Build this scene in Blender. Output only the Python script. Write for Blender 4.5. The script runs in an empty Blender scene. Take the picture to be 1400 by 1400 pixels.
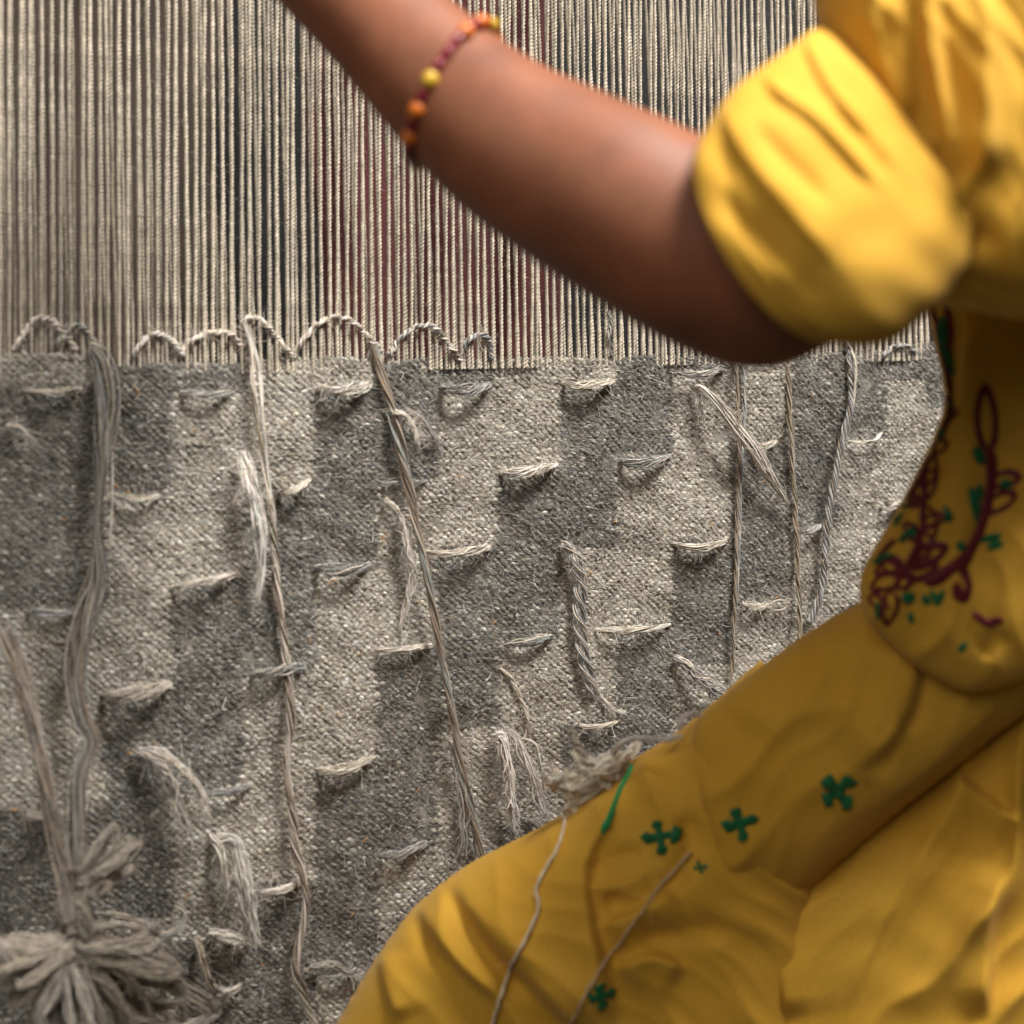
import bpy, math, random
import numpy as np
from mathutils import Vector, Matrix
random.seed(7); RNG = np.random.default_rng(11)
SC = bpy.context.scene
COL = SC.collection

# ------------------------------------------------------------------ camera, world, lamps, exposure
HC = 1.0                      # camera height (m)
F = 2100.0                    # focal length in reference pixels (1400 px wide picture)
HOR = 420.0                   # row of the horizon
cam = bpy.data.cameras.new('camera'); cam_o = bpy.data.objects.new('camera', cam); COL.objects.link(cam_o)
cam.sensor_width = 36; cam.lens = 36 * F / 1400; cam.shift_y = -(700 - HOR) / 1400
cam.clip_start = 0.02; cam.clip_end = 50
cam_o.location = (0, 0, HC); cam_o.rotation_euler = (math.pi / 2, 0, 0)
cam.dof.use_dof = True; cam.dof.focus_distance = 1.35; cam.dof.aperture_fstop = cam.lens / 1000 / 0.0165
cam.dof.aperture_blades = 0
SC.camera = cam_o
w = bpy.data.worlds.new('World'); SC.world = w; w.use_nodes = True
w.node_tree.nodes['Background'].inputs[0].default_value = (1.0, 0.90, 0.78, 1)
w.node_tree.nodes['Background'].inputs[1].default_value = 0.05

def area(name, loc, target, size, power, col):
    l = bpy.data.lights.new(name, 'AREA'); l.shape = 'DISK'; l.size = size; l.energy = power; l.color = col
    o = bpy.data.objects.new(name, l); COL.objects.link(o); o.location = loc
    o.rotation_euler = (Vector(target) - Vector(loc)).to_track_quat('-Z', 'Y').to_euler()
    return o
area('window_light', (1.38, -0.30, HC + 3.35), (0.05, 1.15, HC - 0.15), 1.6, 450, (1.0, 0.975, 0.94))
area('front_fill_light', (-0.9, -1.2, HC + 1.35), (0.3, 1.1, HC - 0.20), 1.8, 30, (1.0, 0.95, 0.88))  # added soft fill from front left, with no visible source, to brighten the dress
SC.view_settings.view_transform = 'Standard'; SC.view_settings.look = 'None'
SC.view_settings.exposure = 0.0; SC.view_settings.gamma = 1.0; SC.view_settings.use_curve_mapping = False
SC.render.engine = 'CYCLES'; SC.cycles.max_bounces = 8; SC.cycles.diffuse_bounces = 6; SC.cycles.use_denoising = True

# ------------------------------------------------------------------ the rug's plane
A = math.radians(25.0); ZC = 1.30
DIR = np.array([math.cos(A), math.sin(A), 0.0]); NRM = np.array([math.sin(A), -math.cos(A), 0.0]); UP = np.array([0, 0, 1.0])
P0 = np.array([0, ZC, HC])
CAM = np.array([0, 0, HC])

def ray(px, py):
    return np.stack([(np.asarray(px, float) - 700) / F, np.ones_like(np.asarray(px, float)), -(np.asarray(py, float) - HOR) / F], -1)
def at(px, py, depth):
    return CAM + ray(px, py) * np.asarray(depth, float)[..., None]
def rug_pt(px, py, off=0.0):
    r = ray(px, py); o = P0 + NRM * np.asarray(off, float)[..., None] if np.ndim(off) else P0 + NRM * off
    t = ((o - CAM) @ NRM if np.ndim(off) == 0 else np.sum((o - CAM) * NRM, -1)) / (r @ NRM)
    return CAM + r * np.asarray(t)[..., None]
def rug_u(px):
    return float((rug_pt(px, HOR) - P0) @ DIR)
def rug_v(px, py):
    return float(rug_pt(px, py)[2] - HC)
def rug_world(u, v, n):
    return P0 + np.asarray(u)[..., None] * DIR + np.asarray(v)[..., None] * UP + np.asarray(n)[..., None] * NRM
def to_px(P):
    d = P - CAM
    return 700 + F * d[..., 0] / d[..., 1], HOR - F * d[..., 2] / d[..., 1]
def undul(u, v):
    return (0.0030 * np.sin(u * 118 + 1.1 * np.sin(v * 13)) * (.6 + .4 * np.sin(u * 9 + v * 11)) * .5 + 0.0026 * np.sin(u * 31 + 1.3 * np.sin(v * 17)) + 0.0020 * np.sin(v * 37 + u * 11 + 0.7) + 0.0012 * np.sin(u * 83 - v * 59)
            + 0.0010 * np.sin(v * 141 + 3 * np.sin(u * 40)))

# ------------------------------------------------------------------ materials
def nmat(name):
    m = bpy.data.materials.new(name); m.use_nodes = True
    return m, m.node_tree.nodes, m.node_tree.links, m.node_tree.nodes['Principled BSDF']
def setp(p, **k):
    for a, b in k.items():
        a = a.replace('_', ' ')
        if a in p.inputs: p.inputs[a].default_value = b
def wool_mat(name, noise_scale=900, bump=0.35, var=0.45):
    m, N, L, p = nmat(name)
    at_ = N.new('ShaderNodeAttribute'); at_.attribute_name = 'Col'
    tc = N.new('ShaderNodeTexCoord'); mp = N.new('ShaderNodeMapping'); L.new(tc.outputs['Object'], mp.inputs[0])
    mp.inputs['Scale'].default_value = (0.55, 0.55, 1.5)
    nz = N.new('ShaderNodeTexNoise'); nz.inputs['Scale'].default_value = noise_scale; nz.inputs['Detail'].default_value = 3
    L.new(mp.outputs[0], nz.inputs['Vector'])
    mr = N.new('ShaderNodeMapRange'); mr.inputs[1].default_value = 0.28; mr.inputs[2].default_value = 0.72
    mr.inputs[3].default_value = 1 - var; mr.inputs[4].default_value = 1 + var; L.new(nz.outputs['Fac'], mr.inputs[0])
    mx = N.new('ShaderNodeMix'); mx.data_type = 'RGBA'; mx.blend_type = 'MULTIPLY'; mx.inputs['Factor'].default_value = 1
    L.new(at_.outputs['Color'], mx.inputs['A']); L.new(mr.outputs[0], mx.inputs['B']); L.new(mx.outputs['Result'], p.inputs['Base Color'])
    bp = N.new('ShaderNodeBump'); bp.inputs['Strength'].default_value = bump; bp.inputs['Distance'].default_value = 0.0012
    L.new(nz.outputs['Fac'], bp.inputs['Height']); L.new(bp.outputs[0], p.inputs['Normal'])
    setp(p, Roughness=0.85, Specular_IOR_Level=0.2, Sheen_Weight=0.25, Sheen_Roughness=0.5)
    return m
M_WOOL = wool_mat('wool', 1100, 0.4, 0.5); M_YARN = wool_mat('yarn_wool', 1500, 0.25, 0.35)
def plain_wool(name, col, sub=None):
    m, N, L, p = nmat(name)
    tc = N.new('ShaderNodeTexCoord'); mp = N.new('ShaderNodeMapping'); mp.inputs['Scale'].default_value = (1, 1, 0.35); L.new(tc.outputs['Object'], mp.inputs[0])
    nz = N.new('ShaderNodeTexNoise'); nz.inputs['Scale'].default_value = 420; nz.inputs['Detail'].default_value = 5; L.new(mp.outputs[0], nz.inputs['Vector'])
    oi = N.new('ShaderNodeObjectInfo')
    cr = N.new('ShaderNodeValToRGB'); cr.color_ramp.elements[0].position = .3; cr.color_ramp.elements[1].position = .7
    cr.color_ramp.elements[0].color = tuple(c * .62 for c in col) + (1,); cr.color_ramp.elements[1].color = tuple(min(1, c * 1.2) for c in col) + (1,)
    L.new(nz.outputs['Fac'], cr.inputs[0])
    mr = N.new('ShaderNodeMapRange'); mr.inputs[3].default_value = .8; mr.inputs[4].default_value = 1.12; L.new(oi.outputs['Random'], mr.inputs[0])
    mx = N.new('ShaderNodeMix'); mx.data_type = 'RGBA'; mx.blend_type = 'MULTIPLY'; mx.inputs['Factor'].default_value = 1
    L.new(cr.outputs[0], mx.inputs['A']); L.new(mr.outputs[0], mx.inputs['B']); L.new(mx.outputs['Result'], p.inputs['Base Color'])
    setp(p, Roughness=0.9, Specular_IOR_Level=0.15, Sheen_Weight=0.2)
    return m
M_WARP = plain_wool('warp_cotton', (0.50, 0.43, 0.335))
def cloth_mat(name, col, col2):
    m, N, L, p = nmat(name)
    tc = N.new('ShaderNodeTexCoord'); nz = N.new('ShaderNodeTexNoise'); nz.inputs['Scale'].default_value = 9; nz.inputs['Detail'].default_value = 4
    L.new(tc.outputs['Object'], nz.inputs['Vector'])
    cr = N.new('ShaderNodeValToRGB'); cr.color_ramp.elements[0].position = .35; cr.color_ramp.elements[1].position = .7
    cr.color_ramp.elements[0].color = col + (1,); cr.color_ramp.elements[1].color = col2 + (1,); L.new(nz.outputs['Fac'], cr.inputs[0])
    mp = N.new('ShaderNodeMapping'); mp.inputs['Scale'].default_value = (1, 1, .4); L.new(tc.outputs['Object'], mp.inputs[0])
    n3 = N.new('ShaderNodeTexNoise'); n3.inputs['Scale'].default_value = 1100; n3.inputs['Detail'].default_value = 2; L.new(mp.outputs[0], n3.inputs['Vector'])
    m3 = N.new('ShaderNodeMapRange'); m3.inputs[1].default_value = .3; m3.inputs[2].default_value = .7; m3.inputs[3].default_value = .88; m3.inputs[4].default_value = 1.1; L.new(n3.outputs['Fac'], m3.inputs[0])
    mx = N.new('ShaderNodeMix'); mx.data_type = 'RGBA'; mx.blend_type = 'MULTIPLY'; mx.inputs['Factor'].default_value = 1
    L.new(cr.outputs[0], mx.inputs['A']); L.new(m3.outputs[0], mx.inputs['B']); L.new(mx.outputs['Result'], p.inputs['Base Color'])
    n2 = N.new('ShaderNodeTexNoise'); n2.inputs['Scale'].default_value = 1400; n2.inputs['Detail'].default_value = 2; L.new(tc.outputs['Object'], n2.inputs['Vector'])
    bp = N.new('ShaderNodeBump'); bp.inputs['Strength'].default_value = .25; bp.inputs['Distance'].default_value = .0006
    L.new(n2.outputs['Fac'], bp.inputs['Height']); L.new(bp.outputs[0], p.inputs['Normal'])
    setp(p, Roughness=0.75, Specular_IOR_Level=0.15, Sheen_Weight=0.0)
    setp(p, Sheen_Weight=0.06)
    return m
M_YEL = cloth_mat('yellow_cotton', (0.57, 0.300, 0.030), (0.62, 0.345, 0.042))
def simple(name, col, rough=.6, var=.2, scale=60, **k):
    m, N, L, p = nmat(name)
    tc = N.new('ShaderNodeTexCoord'); nz = N.new('ShaderNodeTexNoise'); nz.inputs['Scale'].default_value = scale; nz.inputs['Detail'].default_value = 4
    L.new(tc.outputs['Object'], nz.inputs['Vector'])
    cr = N.new('ShaderNodeValToRGB'); cr.color_ramp.elements[0].position = .3; cr.color_ramp.elements[1].position = .7
    cr.color_ramp.elements[0].color = tuple(c * (1 - var) for c in col) + (1,); cr.color_ramp.elements[1].color = tuple(min(1, c * (1 + var)) for c in col) + (1,)
    L.new(nz.outputs['Fac'], cr.inputs[0]); L.new(cr.outputs[0], p.inputs['Base Color']); setp(p, Roughness=rough, **k)
    return m
M_SKIN = simple('skin', (0.205, 0.066, 0.026), .60, .22, 26, Subsurface_Weight=0.08, Subsurface_Scale=0.008, Specular_IOR_Level=.45)
def skin_relief(m):
    N, L = m.node_tree.nodes, m.node_tree.links; p = N['Principled BSDF']; tc = N.new('ShaderNodeTexCoord')
    a = N.new('ShaderNodeTexNoise'); a.inputs['Scale'].default_value = 320; a.inputs['Detail'].default_value = 4; L.new(tc.outputs['Object'], a.inputs['Vector'])
    b = N.new('ShaderNodeBump'); b.inputs['Strength'].default_value = .25; b.inputs['Distance'].default_value = .001; L.new(a.outputs['Fac'], b.inputs['Height']); L.new(b.outputs[0], p.inputs['Normal'])
skin_relief(M_SKIN)
M_RED = simple('red_thread', (0.13, 0.006, 0.012), .6, .25, 700)
M_GREEN = simple('green_thread', (0.007, 0.12, 0.036), .6, .3, 700)
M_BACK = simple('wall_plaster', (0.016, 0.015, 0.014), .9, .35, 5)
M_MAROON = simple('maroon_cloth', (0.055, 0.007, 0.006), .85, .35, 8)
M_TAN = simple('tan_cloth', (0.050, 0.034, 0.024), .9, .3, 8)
M_BEADY = simple('yellow_bead', (0.58, 0.36, 0.02), .3, .1, 200)
M_BEADO = simple('orange_bead', (0.55, 0.13, 0.01), .3, .1, 200)
M_BEADR = simple('dark_red_bead', (0.17, 0.008, 0.02), .25, .1, 200)

# ------------------------------------------------------------------ helpers
def mesh_obj(name, V, Fc, mat, parent=None, smooth=True, col=None):
    me = bpy.data.meshes.new(name)
    V = np.asarray(V, np.float32); Fc = np.asarray(Fc, np.int32); k = Fc.shape[1]
    me.vertices.add(len(V)); me.vertices.foreach_set('co', V.ravel())
    me.loops.add(Fc.size); me.loops.foreach_set('vertex_index', Fc.ravel())
    me.polygons.add(len(Fc)); me.polygons.foreach_set('loop_start', np.arange(0, Fc.size, k, dtype=np.int32))
    try: me.polygons.foreach_set('loop_total', np.full(len(Fc), k, np.int32))
    except Exception: pass
    me.update(calc_edges=True)
    if smooth: me.polygons.foreach_set('use_smooth', np.ones(len(Fc), bool))
    if col is not None:
        a = me.attributes.new('Col', 'FLOAT_COLOR', 'POINT')
        a.data.foreach_set('color', np.concatenate([np.asarray(col, np.float32), np.ones((len(V), 1), np.float32)], 1).ravel())
    me.materials.append(mat); me.validate()
    o = bpy.data.objects.new(name, me); COL.objects.link(o); o.parent = parent
    return o
def empty(name, loc=(0, 0, 0)):
    o = bpy.data.objects.new(name, None); COL.objects.link(o); o.location = loc; o.empty_display_size = .02
    return o
def tag(o, label=None, cat=None, group=None, kind=None):
    if label: o['label'] = label
    if cat: o['category'] = cat
    if group: o['group'] = group
    if kind: o['kind'] = kind
    return o
def spline(P, n):
    P = np.asarray(P, float)
    if len(P) == 2:
        t = np.linspace(0, 1, n)[:, None]; return P[0] * (1 - t) + P[1] * t
    Q = np.vstack([2 * P[0] - P[1], P, 2 * P[-1] - P[-2]])
    seg = np.linalg.norm(np.diff(P, axis=0), axis=1); cum = np.concatenate([[0], np.cumsum(seg)]); s = np.linspace(0, cum[-1], n)
    i = np.clip(np.searchsorted(cum, s, side='right') - 1, 0, len(P) - 2); t = ((s - cum[i]) / np.maximum(seg[i], 1e-9))[:, None]
    p0, p1, p2, p3 = Q[i], Q[i + 1], Q[i + 2], Q[i + 3]
    return .5 * ((2 * p1) + (-p0 + p2) * t + (2 * p0 - 5 * p1 + 4 * p2 - p3) * t ** 2 + (-p0 + 3 * p1 - 3 * p2 + p3) * t ** 3)
def frames(P):
    T = np.gradient(P, axis=0); T /= np.maximum(np.linalg.norm(T, axis=1, keepdims=True), 1e-9)
    ref = NRM if abs(np.mean(T @ NRM)) < .9 else UP
    B = np.cross(T, ref); B /= np.maximum(np.linalg.norm(B, axis=1, keepdims=True), 1e-9)
    return T, B, np.cross(B, T)
class Acc:
    """collects tubes and ribbons into one mesh"""
    def __init__(s): s.V = []; s.F = []; s.C = []; s.n = 0
    def tube(s, P, r, col, sides=5, flat=1.0):
        n = len(P); T, B, N_ = frames(P); N_ = N_ * flat; r = np.broadcast_to(r, (n,))
        a = np.linspace(0, 2 * math.pi, sides, endpoint=False)
        V = P[:, None] + r[:, None, None] * (np.cos(a)[None, :, None] * B[:, None] + np.sin(a)[None, :, None] * N_[:, None])
        i = np.arange(n - 1)[:, None] * sides; j = np.arange(sides)[None]; k = (j + 1) % sides
        Fc = np.stack([i + j, i + k, i + sides + k, i + sides + j], -1).reshape(-1, 4)
        s.V.append(V.reshape(-1, 3)); s.F.append(Fc + s.n); s.n += n * sides
        c = np.asarray(col, float); c = np.repeat(c, sides, 0) if c.ndim == 2 else np.tile(c, (n * sides, 1)); s.C.append(c)
    def raw(s, V, Fc, C):
        s.V.append(V); s.F.append(Fc + s.n); s.C.append(C); s.n += len(V)
    def build(s, name, mat, parent=None):
        return mesh_obj(name, np.vstack(s.V), np.vstack(s.F), mat, parent, col=np.vstack(s.C))
CREAM = (0.52, 0.455, 0.375); BEIGE = (0.37, 0.315, 0.245); GREY = (0.235, 0.226, 0.21); DARK = (0.125, 0.118, 0.108); BROWN = (0.215, 0.165, 0.115); PALE = (0.60, 0.56, 0.50)
def jit(c, a=.18):
    return np.clip(np.asarray(c) * (1 + RNG.normal(0, a)) * (1 + RNG.normal(0, .03, 3)), .01, .8)
def bundle(acc, path, R, nst, r0, cols, twist=0.0, n=40, fray=0.0, loose=.25, sides=5, taper=True, fuzz=0, flat=1.0, curl=0.0):
    """a yarn: strands wound round a path. R may be a function of t. fray spreads the lower end."""
    C = spline(path, n); T, B, N_ = frames(C); t = np.linspace(0, 1, n)
    Rv = R(t) if callable(R) else np.full(n, R)
    L = np.linalg.norm(np.diff(C, axis=0), axis=1).sum()
    for k in range(nst):
        rr = math.sqrt(RNG.random()); ph = RNG.random() * 6.283
        d1, d2, f1, f2 = RNG.normal(0, loose, 2).tolist() + RNG.uniform(2, 7, 2).tolist()
        ang = ph + twist * 2 * math.pi * t * L / .01
        x = rr * np.cos(ang) + d1 * np.sin(f1 * t * 3 + ph); y = rr * np.sin(ang) + d2 * np.cos(f2 * t * 3 + ph)
        sp = 1 + fray * t ** 2.5
        te = 1.0 if fray == 0 else RNG.uniform(.8, 1.0)
        P = C + (Rv * sp * x)[:, None] * B + (Rv * sp * y * flat)[:, None] * N_
        if curl: P = P + curl * (np.sin(t * RNG.uniform(15, 30) + ph)[:, None] * B + np.cos(t * RNG.uniform(15, 30) + ph)[:, None] * N_)
        m = max(6, int(n * te)); P = P[:m]
        rad = r0 * RNG.uniform(.7, 1.25) * np.ones(m)
        if taper: rad *= np.clip((1.02 - np.linspace(0, 1, m)) * 7, .12, 1)
        acc.tube(P, rad, jit(cols[RNG.integers(len(cols))]), sides)
    for k in range(int(fuzz * 2.2)):
        i = RNG.integers(1, n - 2); fibre(acc, C[i] + Rv[i] * RNG.normal(0, .6) * B[i] + Rv[i] * RNG.normal(0, .6) * N_[i],
              T[i] * RNG.normal(0, 1) + B[i] * RNG.normal(0, .9) + N_[i] * RNG.normal(0, .5), RNG.uniform(.004, .015), jit(cols[RNG.integers(len(cols))]) * 1.15, RNG.uniform(.00005, .0001))
def fibre(acc, p, d, L, col, wdt=.00007, n=6):
    d = d / (np.linalg.norm(d) + 1e-9); c = RNG.normal(0, 1, 3); c -= d * (c @ d); c /= np.linalg.norm(c) + 1e-9
    t = np.linspace(0, 1, n)[:, None]; k = RNG.uniform(.1, .7)
    P = p + L * (t * d + k * t ** 2 * c)
    s = np.cross(d, -NRM + RNG.normal(0, .4, 3)); s /= np.linalg.norm(s) + 1e-9
    V = np.stack([P - s * wdt, P + s * wdt], 1).reshape(-1, 3); i = np.arange(n - 1)[:, None] * 2
    acc.raw(V, np.concatenate([i, i + 1, i + 3, i + 2], 1), np.tile(np.clip(col, .01, .9), (2 * n, 1)))

# ------------------------------------------------------------------ background behind the warp
def backdrop():
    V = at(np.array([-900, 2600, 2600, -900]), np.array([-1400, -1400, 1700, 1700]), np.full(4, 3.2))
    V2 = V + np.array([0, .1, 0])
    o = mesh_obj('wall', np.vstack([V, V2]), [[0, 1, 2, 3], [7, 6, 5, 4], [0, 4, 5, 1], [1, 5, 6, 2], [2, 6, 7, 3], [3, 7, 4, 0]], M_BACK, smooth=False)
    tag(o, kind='structure')
    def hanging(name, x0, x1, y0, y1, depth, mat, label, k):
        nx, ny = 40, 24
        X, Y = np.meshgrid(np.linspace(x0, x1, nx), np.linspace(y0, y1, ny))
        wv = .02 * np.sin((X - x0) / (x1 - x0) * k * 6.28 + .004 * Y) + .01 * np.sin((X - x0) * .07 + Y * .01)
        X = X + 12 * np.sin(Y * .013 + x0)
        Fv = at(X, Y, depth + wv).reshape(-1, 3); Bv = at(X, Y, depth + wv + .006).reshape(-1, 3)
        i = (np.arange(ny - 1)[:, None] * nx + np.arange(nx - 1)[None]).ravel()
        q = np.stack([i, i + nx, i + nx + 1, i + 1], 1); m = nx * ny
        loop = np.concatenate([np.arange(nx), np.arange(1, ny) * nx + nx - 1, (ny - 1) * nx + np.arange(nx - 2, -1, -1), np.arange(ny - 2, 0, -1) * nx])
        nl = np.roll(loop, -1); side = np.stack([loop, nl, nl + m, loop + m], 1)
        o = mesh_obj(name, np.vstack([Fv, Bv]), np.vstack([q, q[:, ::-1] + m, side]), mat)
        tag(o, label, 'cloth')
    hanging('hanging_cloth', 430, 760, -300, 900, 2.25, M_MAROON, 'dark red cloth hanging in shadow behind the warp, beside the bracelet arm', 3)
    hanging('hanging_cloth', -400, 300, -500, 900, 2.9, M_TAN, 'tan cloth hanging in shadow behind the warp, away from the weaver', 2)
backdrop()

# ------------------------------------------------------------------ the rug
rug = empty('woven_rug', tuple(rug_pt(640, 1400)))
tag(rug, 'half woven grey and beige block patterned wool rug under bare upright warp threads', 'rug')
def child(o): o.parent = rug; o.matrix_parent_inverse = Matrix.Translation(-Vector(rug.location)); return o
XB = [-130, -45, 45, 145, 235, 335, 430, 515, 597, 680, 766, 843, 920, 1000, 1075, 1145, 1210, 1265, 1310]
# per column: first tone at the fell, then the rows of the picture where the tone changes
COLS = [('D', [600, 860, 1120]), ('L', [530, 835, 1110]), ('L', [530, 836, 1110, 1330]), ('D', [675, 948, 1262]), ('D', [538, 797, 1083, 1283]), ('L', [667, 917, 1212]),
        ('L', [530, 780, 1049, 1330]), ('D', [657, 886, 1163, 1420]), ('D', [530, 752, 1000, 1280]), ('L', [641, 873, 1128]),
        ('L', [526, 750, 988, 1220]), ('D', [630, 860, 1100]), ('D', [508, 741, 912, 1150]), ('L', [606, 826, 1060]),
        ('D', [722, 940, 1180]), ('D', [604, 830, 1060]), ('D', [520, 692, 900, 1100]), ('D', [560, 760, 960])]
PITCH = 0.0060; ROW = 0.0029
V_BOT = -0.66
UB = [rug_u(x) for x in XB]
FELL_PX = [486, 486, 487, 499, 499, 491, 490, 494, 494, 490, 489, 488, 487, 486, 485, 480, 472, 470]
def palette(tone, n):
    r = RNG.random(n)[:, None]
    if tone == 'L':
        pal = np.array([(.51, .47, .395), (.42, .375, .305), (.27, .225, .17), (.62, .59, .52), (.32, .305, .27)]); pr = [.33, .25, .13, .18, .11]
    else:
        pal = np.array([(.165, .155, .134), (.235, .220, .188), (.082, .075, .065), (.42, .39, .335), (.20, .16, .115)]); pr = [.32, .26, .19, .14, .09]
    c = pal[RNG.choice(len(pal), n, p=pr)]
    return np.clip(c * (1 + RNG.normal(0, .12, (n, 1))), .015, .7)
NU_, NV_ = 4, 4
tt = np.linspace(-1, 1, NU_); ff = np.linspace(-1.15, 1.15, NV_)
q = (np.arange(NU_ - 1)[:, None] * NV_ + np.arange(NV_ - 1)[None]).ravel()
BQ = np.stack([q, q + NV_, q + NV_ + 1, q + 1], 1)
def edge_jit(ub, r):      # neighbouring colours interlock along their shared edge
    return .65 * math.sin(r * 2.1 + ub * 977) * abs(math.sin(r * .77 + ub * 311))
def make_block(u0, u1, v1, v0, tone):
    """weft passes between v1 (top) and v0 (bottom): every bead is one weft crossing one warp"""
    r1 = int(math.floor(-v1 / ROW)); r0 = int(math.floor(-v0 / ROW)); us = []; vs = []
    for r in range(r1, max(r0, r1 + 1)):
        off = .5 * (r % 2)
        k0 = math.ceil(u0 / PITCH - off + edge_jit(u0, r)); k1 = math.ceil(u1 / PITCH - off + edge_jit(u1, r))
        uu = (np.arange(k0, k1) + off) * PITCH; us.append(uu); vs.append(np.full(len(uu), -(r + .5) * ROW))
    u = np.concatenate(us); v = np.concatenate(vs); n = len(u)
    if n == 0: return None
    v = v + .0011 * np.sin(u * 60 + v * 9) + RNG.normal(0, .00032, n); u = u + RNG.normal(0, .0005, n)
    hl = PITCH * .50 * RNG.uniform(.80, 1.15, n); hw = ROW * .60 * RNG.uniform(.75, 1.25, n); hh = .0016 * RNG.uniform(.6, 1.4, n)
    tilt = -.30 + RNG.normal(0, .22, n)
    t_ = tt[None, :, None]; f_ = ff[None, None, :]
    prof = np.sqrt(np.clip(1 - .88 * t_ ** 2, 0, 1))
    du = hl[:, None, None] * t_ * np.ones_like(f_); dv = hw[:, None, None] * prof * np.sin(f_)
    dn = hh[:, None, None] * prof * (np.cos(f_) + .25) * (1 - .55 * np.abs(t_) ** 3) - .0006
    c, s = np.cos(tilt)[:, None, None], np.sin(tilt)[:, None, None]
    U = u[:, None, None] + du * c - dv * s; Vv = v[:, None, None] + du * s + dv * c; Nn = dn + undul(U, Vv)
    W = rug_world(U, Vv, Nn).reshape(-1, 3)
    Q = (BQ[None] + (np.arange(n) * NU_ * NV_)[:, None, None]).reshape(-1, 4)
    rowid = np.round(-v / ROW).astype(int); streak = 1 + .17 * np.sin(u * 55 + rowid * 2.399) +   .09 * np.sin(u * 23 + v * 61 + 2 * np.sin(v * 25))
    C = np.repeat(np.clip(palette(tone, n) * streak[:, None], .015, .72), NU_ * NV_, 0)
    # wool strands lying over every crossing
    NS = 5; ts = np.array([-1.12, -.4, .4, 1.12])[None, None, :]; fo = (np.linspace(-.95, .95, NS)[None] + RNG.normal(0, .22, (n, NS)))[..., None] + RNG.normal(0, .28, (n, NS))[..., None] * ts
    pr2 = np.sqrt(np.clip(1 - .6 * ts ** 2, .15, 1)); hl3, hw3, hh3 = hl[:, None, None], hw[:, None, None], hh[:, None, None]
    su = hl3 * ts + RNG.normal(0, .0005, (n, NS, 1)) + 0 * fo; sv = hw3 * pr2 * np.sin(fo) * 1.1; sn = hh3 * pr2 * (np.cos(fo) + .25) * (1 - .5 * np.abs(ts) ** 3) - .0004 + RNG.uniform(0, .0005, (n, NS, 1))
    U2 = u[:, None, None] + su * c - sv * s; V2 = v[:, None, None] + su * s + sv * c; hwid = RNG.uniform(.00016, .00034, (n, NS, 1))
    pa = rug_world(U2, V2 + hwid, sn + undul(U2, V2)); pb = rug_world(U2, V2 - hwid, sn + undul(U2, V2) - .0001)
    R2 = np.stack([pa, pb], 3).reshape(-1, 3); rq = np.array([[0, 1, 3, 2], [2, 3, 5, 4], [4, 5, 7, 6]])
    Q2 = (rq[None] + (np.arange(n * NS) * 8)[:, None, None]).reshape(-1, 4) + len(W)
    C2 = np.repeat(np.clip(palette(tone, n * NS) * np.repeat(streak, NS)[:, None] * RNG.uniform(.7, 1.3, (n * NS, 1)), .015, .75), 8, 0)
    W = np.vstack([W, R2]); Q = np.vstack([Q, Q2]); C = np.vstack([C, C2])
    o = mesh_obj('woven_block', W, Q, M_WOOL, col=C); child(o); o['label'] = ('pale beige' if tone == 'L' else 'dark grey') + ' block of woven wool'
    return o
def tone_at(u, v):
    i = int(np.clip(np.searchsorted(UB, u) - 1, 0, len(COLS) - 1)); t, ys = COLS[i]; xc = (XB[i] + XB[i + 1]) / 2; k = 0
    for y in ys:
        if v < rug_v(xc, y): k += 1
    return t if k % 2 == 0 else ('D' if t == 'L' else 'L')
for i, (t, ys) in enumerate(COLS):
    xc = (XB[i] + XB[i + 1]) / 2; lev = [rug_v(xc, FELL_PX[i])] + [rug_v(xc, y) for y in ys] + [V_BOT]; cur = t
    for a, b in zip(lev[:-1], lev[1:]):
        if b < a - .002: make_block(UB[i], UB[i + 1], a, b, cur)
        cur = 'D' if cur == 'L' else 'L'
# backing that closes the weave
nu, nv = 60, 40
Ub, Vb = np.meshgrid(np.linspace(UB[0], UB[-1] - .004, nu), np.linspace(rug_v(700, 497), V_BOT, nv))
Fv = rug_world(Ub, Vb, undul(Ub, Vb) - .0004).reshape(-1, 3); Bv = rug_world(Ub, Vb, undul(Ub, Vb) - .006).reshape(-1, 3)
i = (np.arange(nv - 1)[:, None] * nu + np.arange(nu - 1)[None]).ravel(); qf = np.stack([i, i + nu, i + nu + 1, i + 1], 1); m_ = nu * nv
loop = np.concatenate([np.arange(nu), np.arange(1, nv) * nu + nu - 1, (nv - 1) * nu + np.arange(nu - 2, -1, -1), np.arange(nv - 2, 0, -1) * nu]); nl = np.roll(loop, -1)
child(mesh_obj('backing', np.vstack([Fv, Bv]), np.vstack([qf, qf[:, ::-1] + m_, np.stack([loop, nl, nl + m_, loop + m_], 1)]), simple('inner_wool', (.20, .18, .15), .95, .3, 300)))

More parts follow.
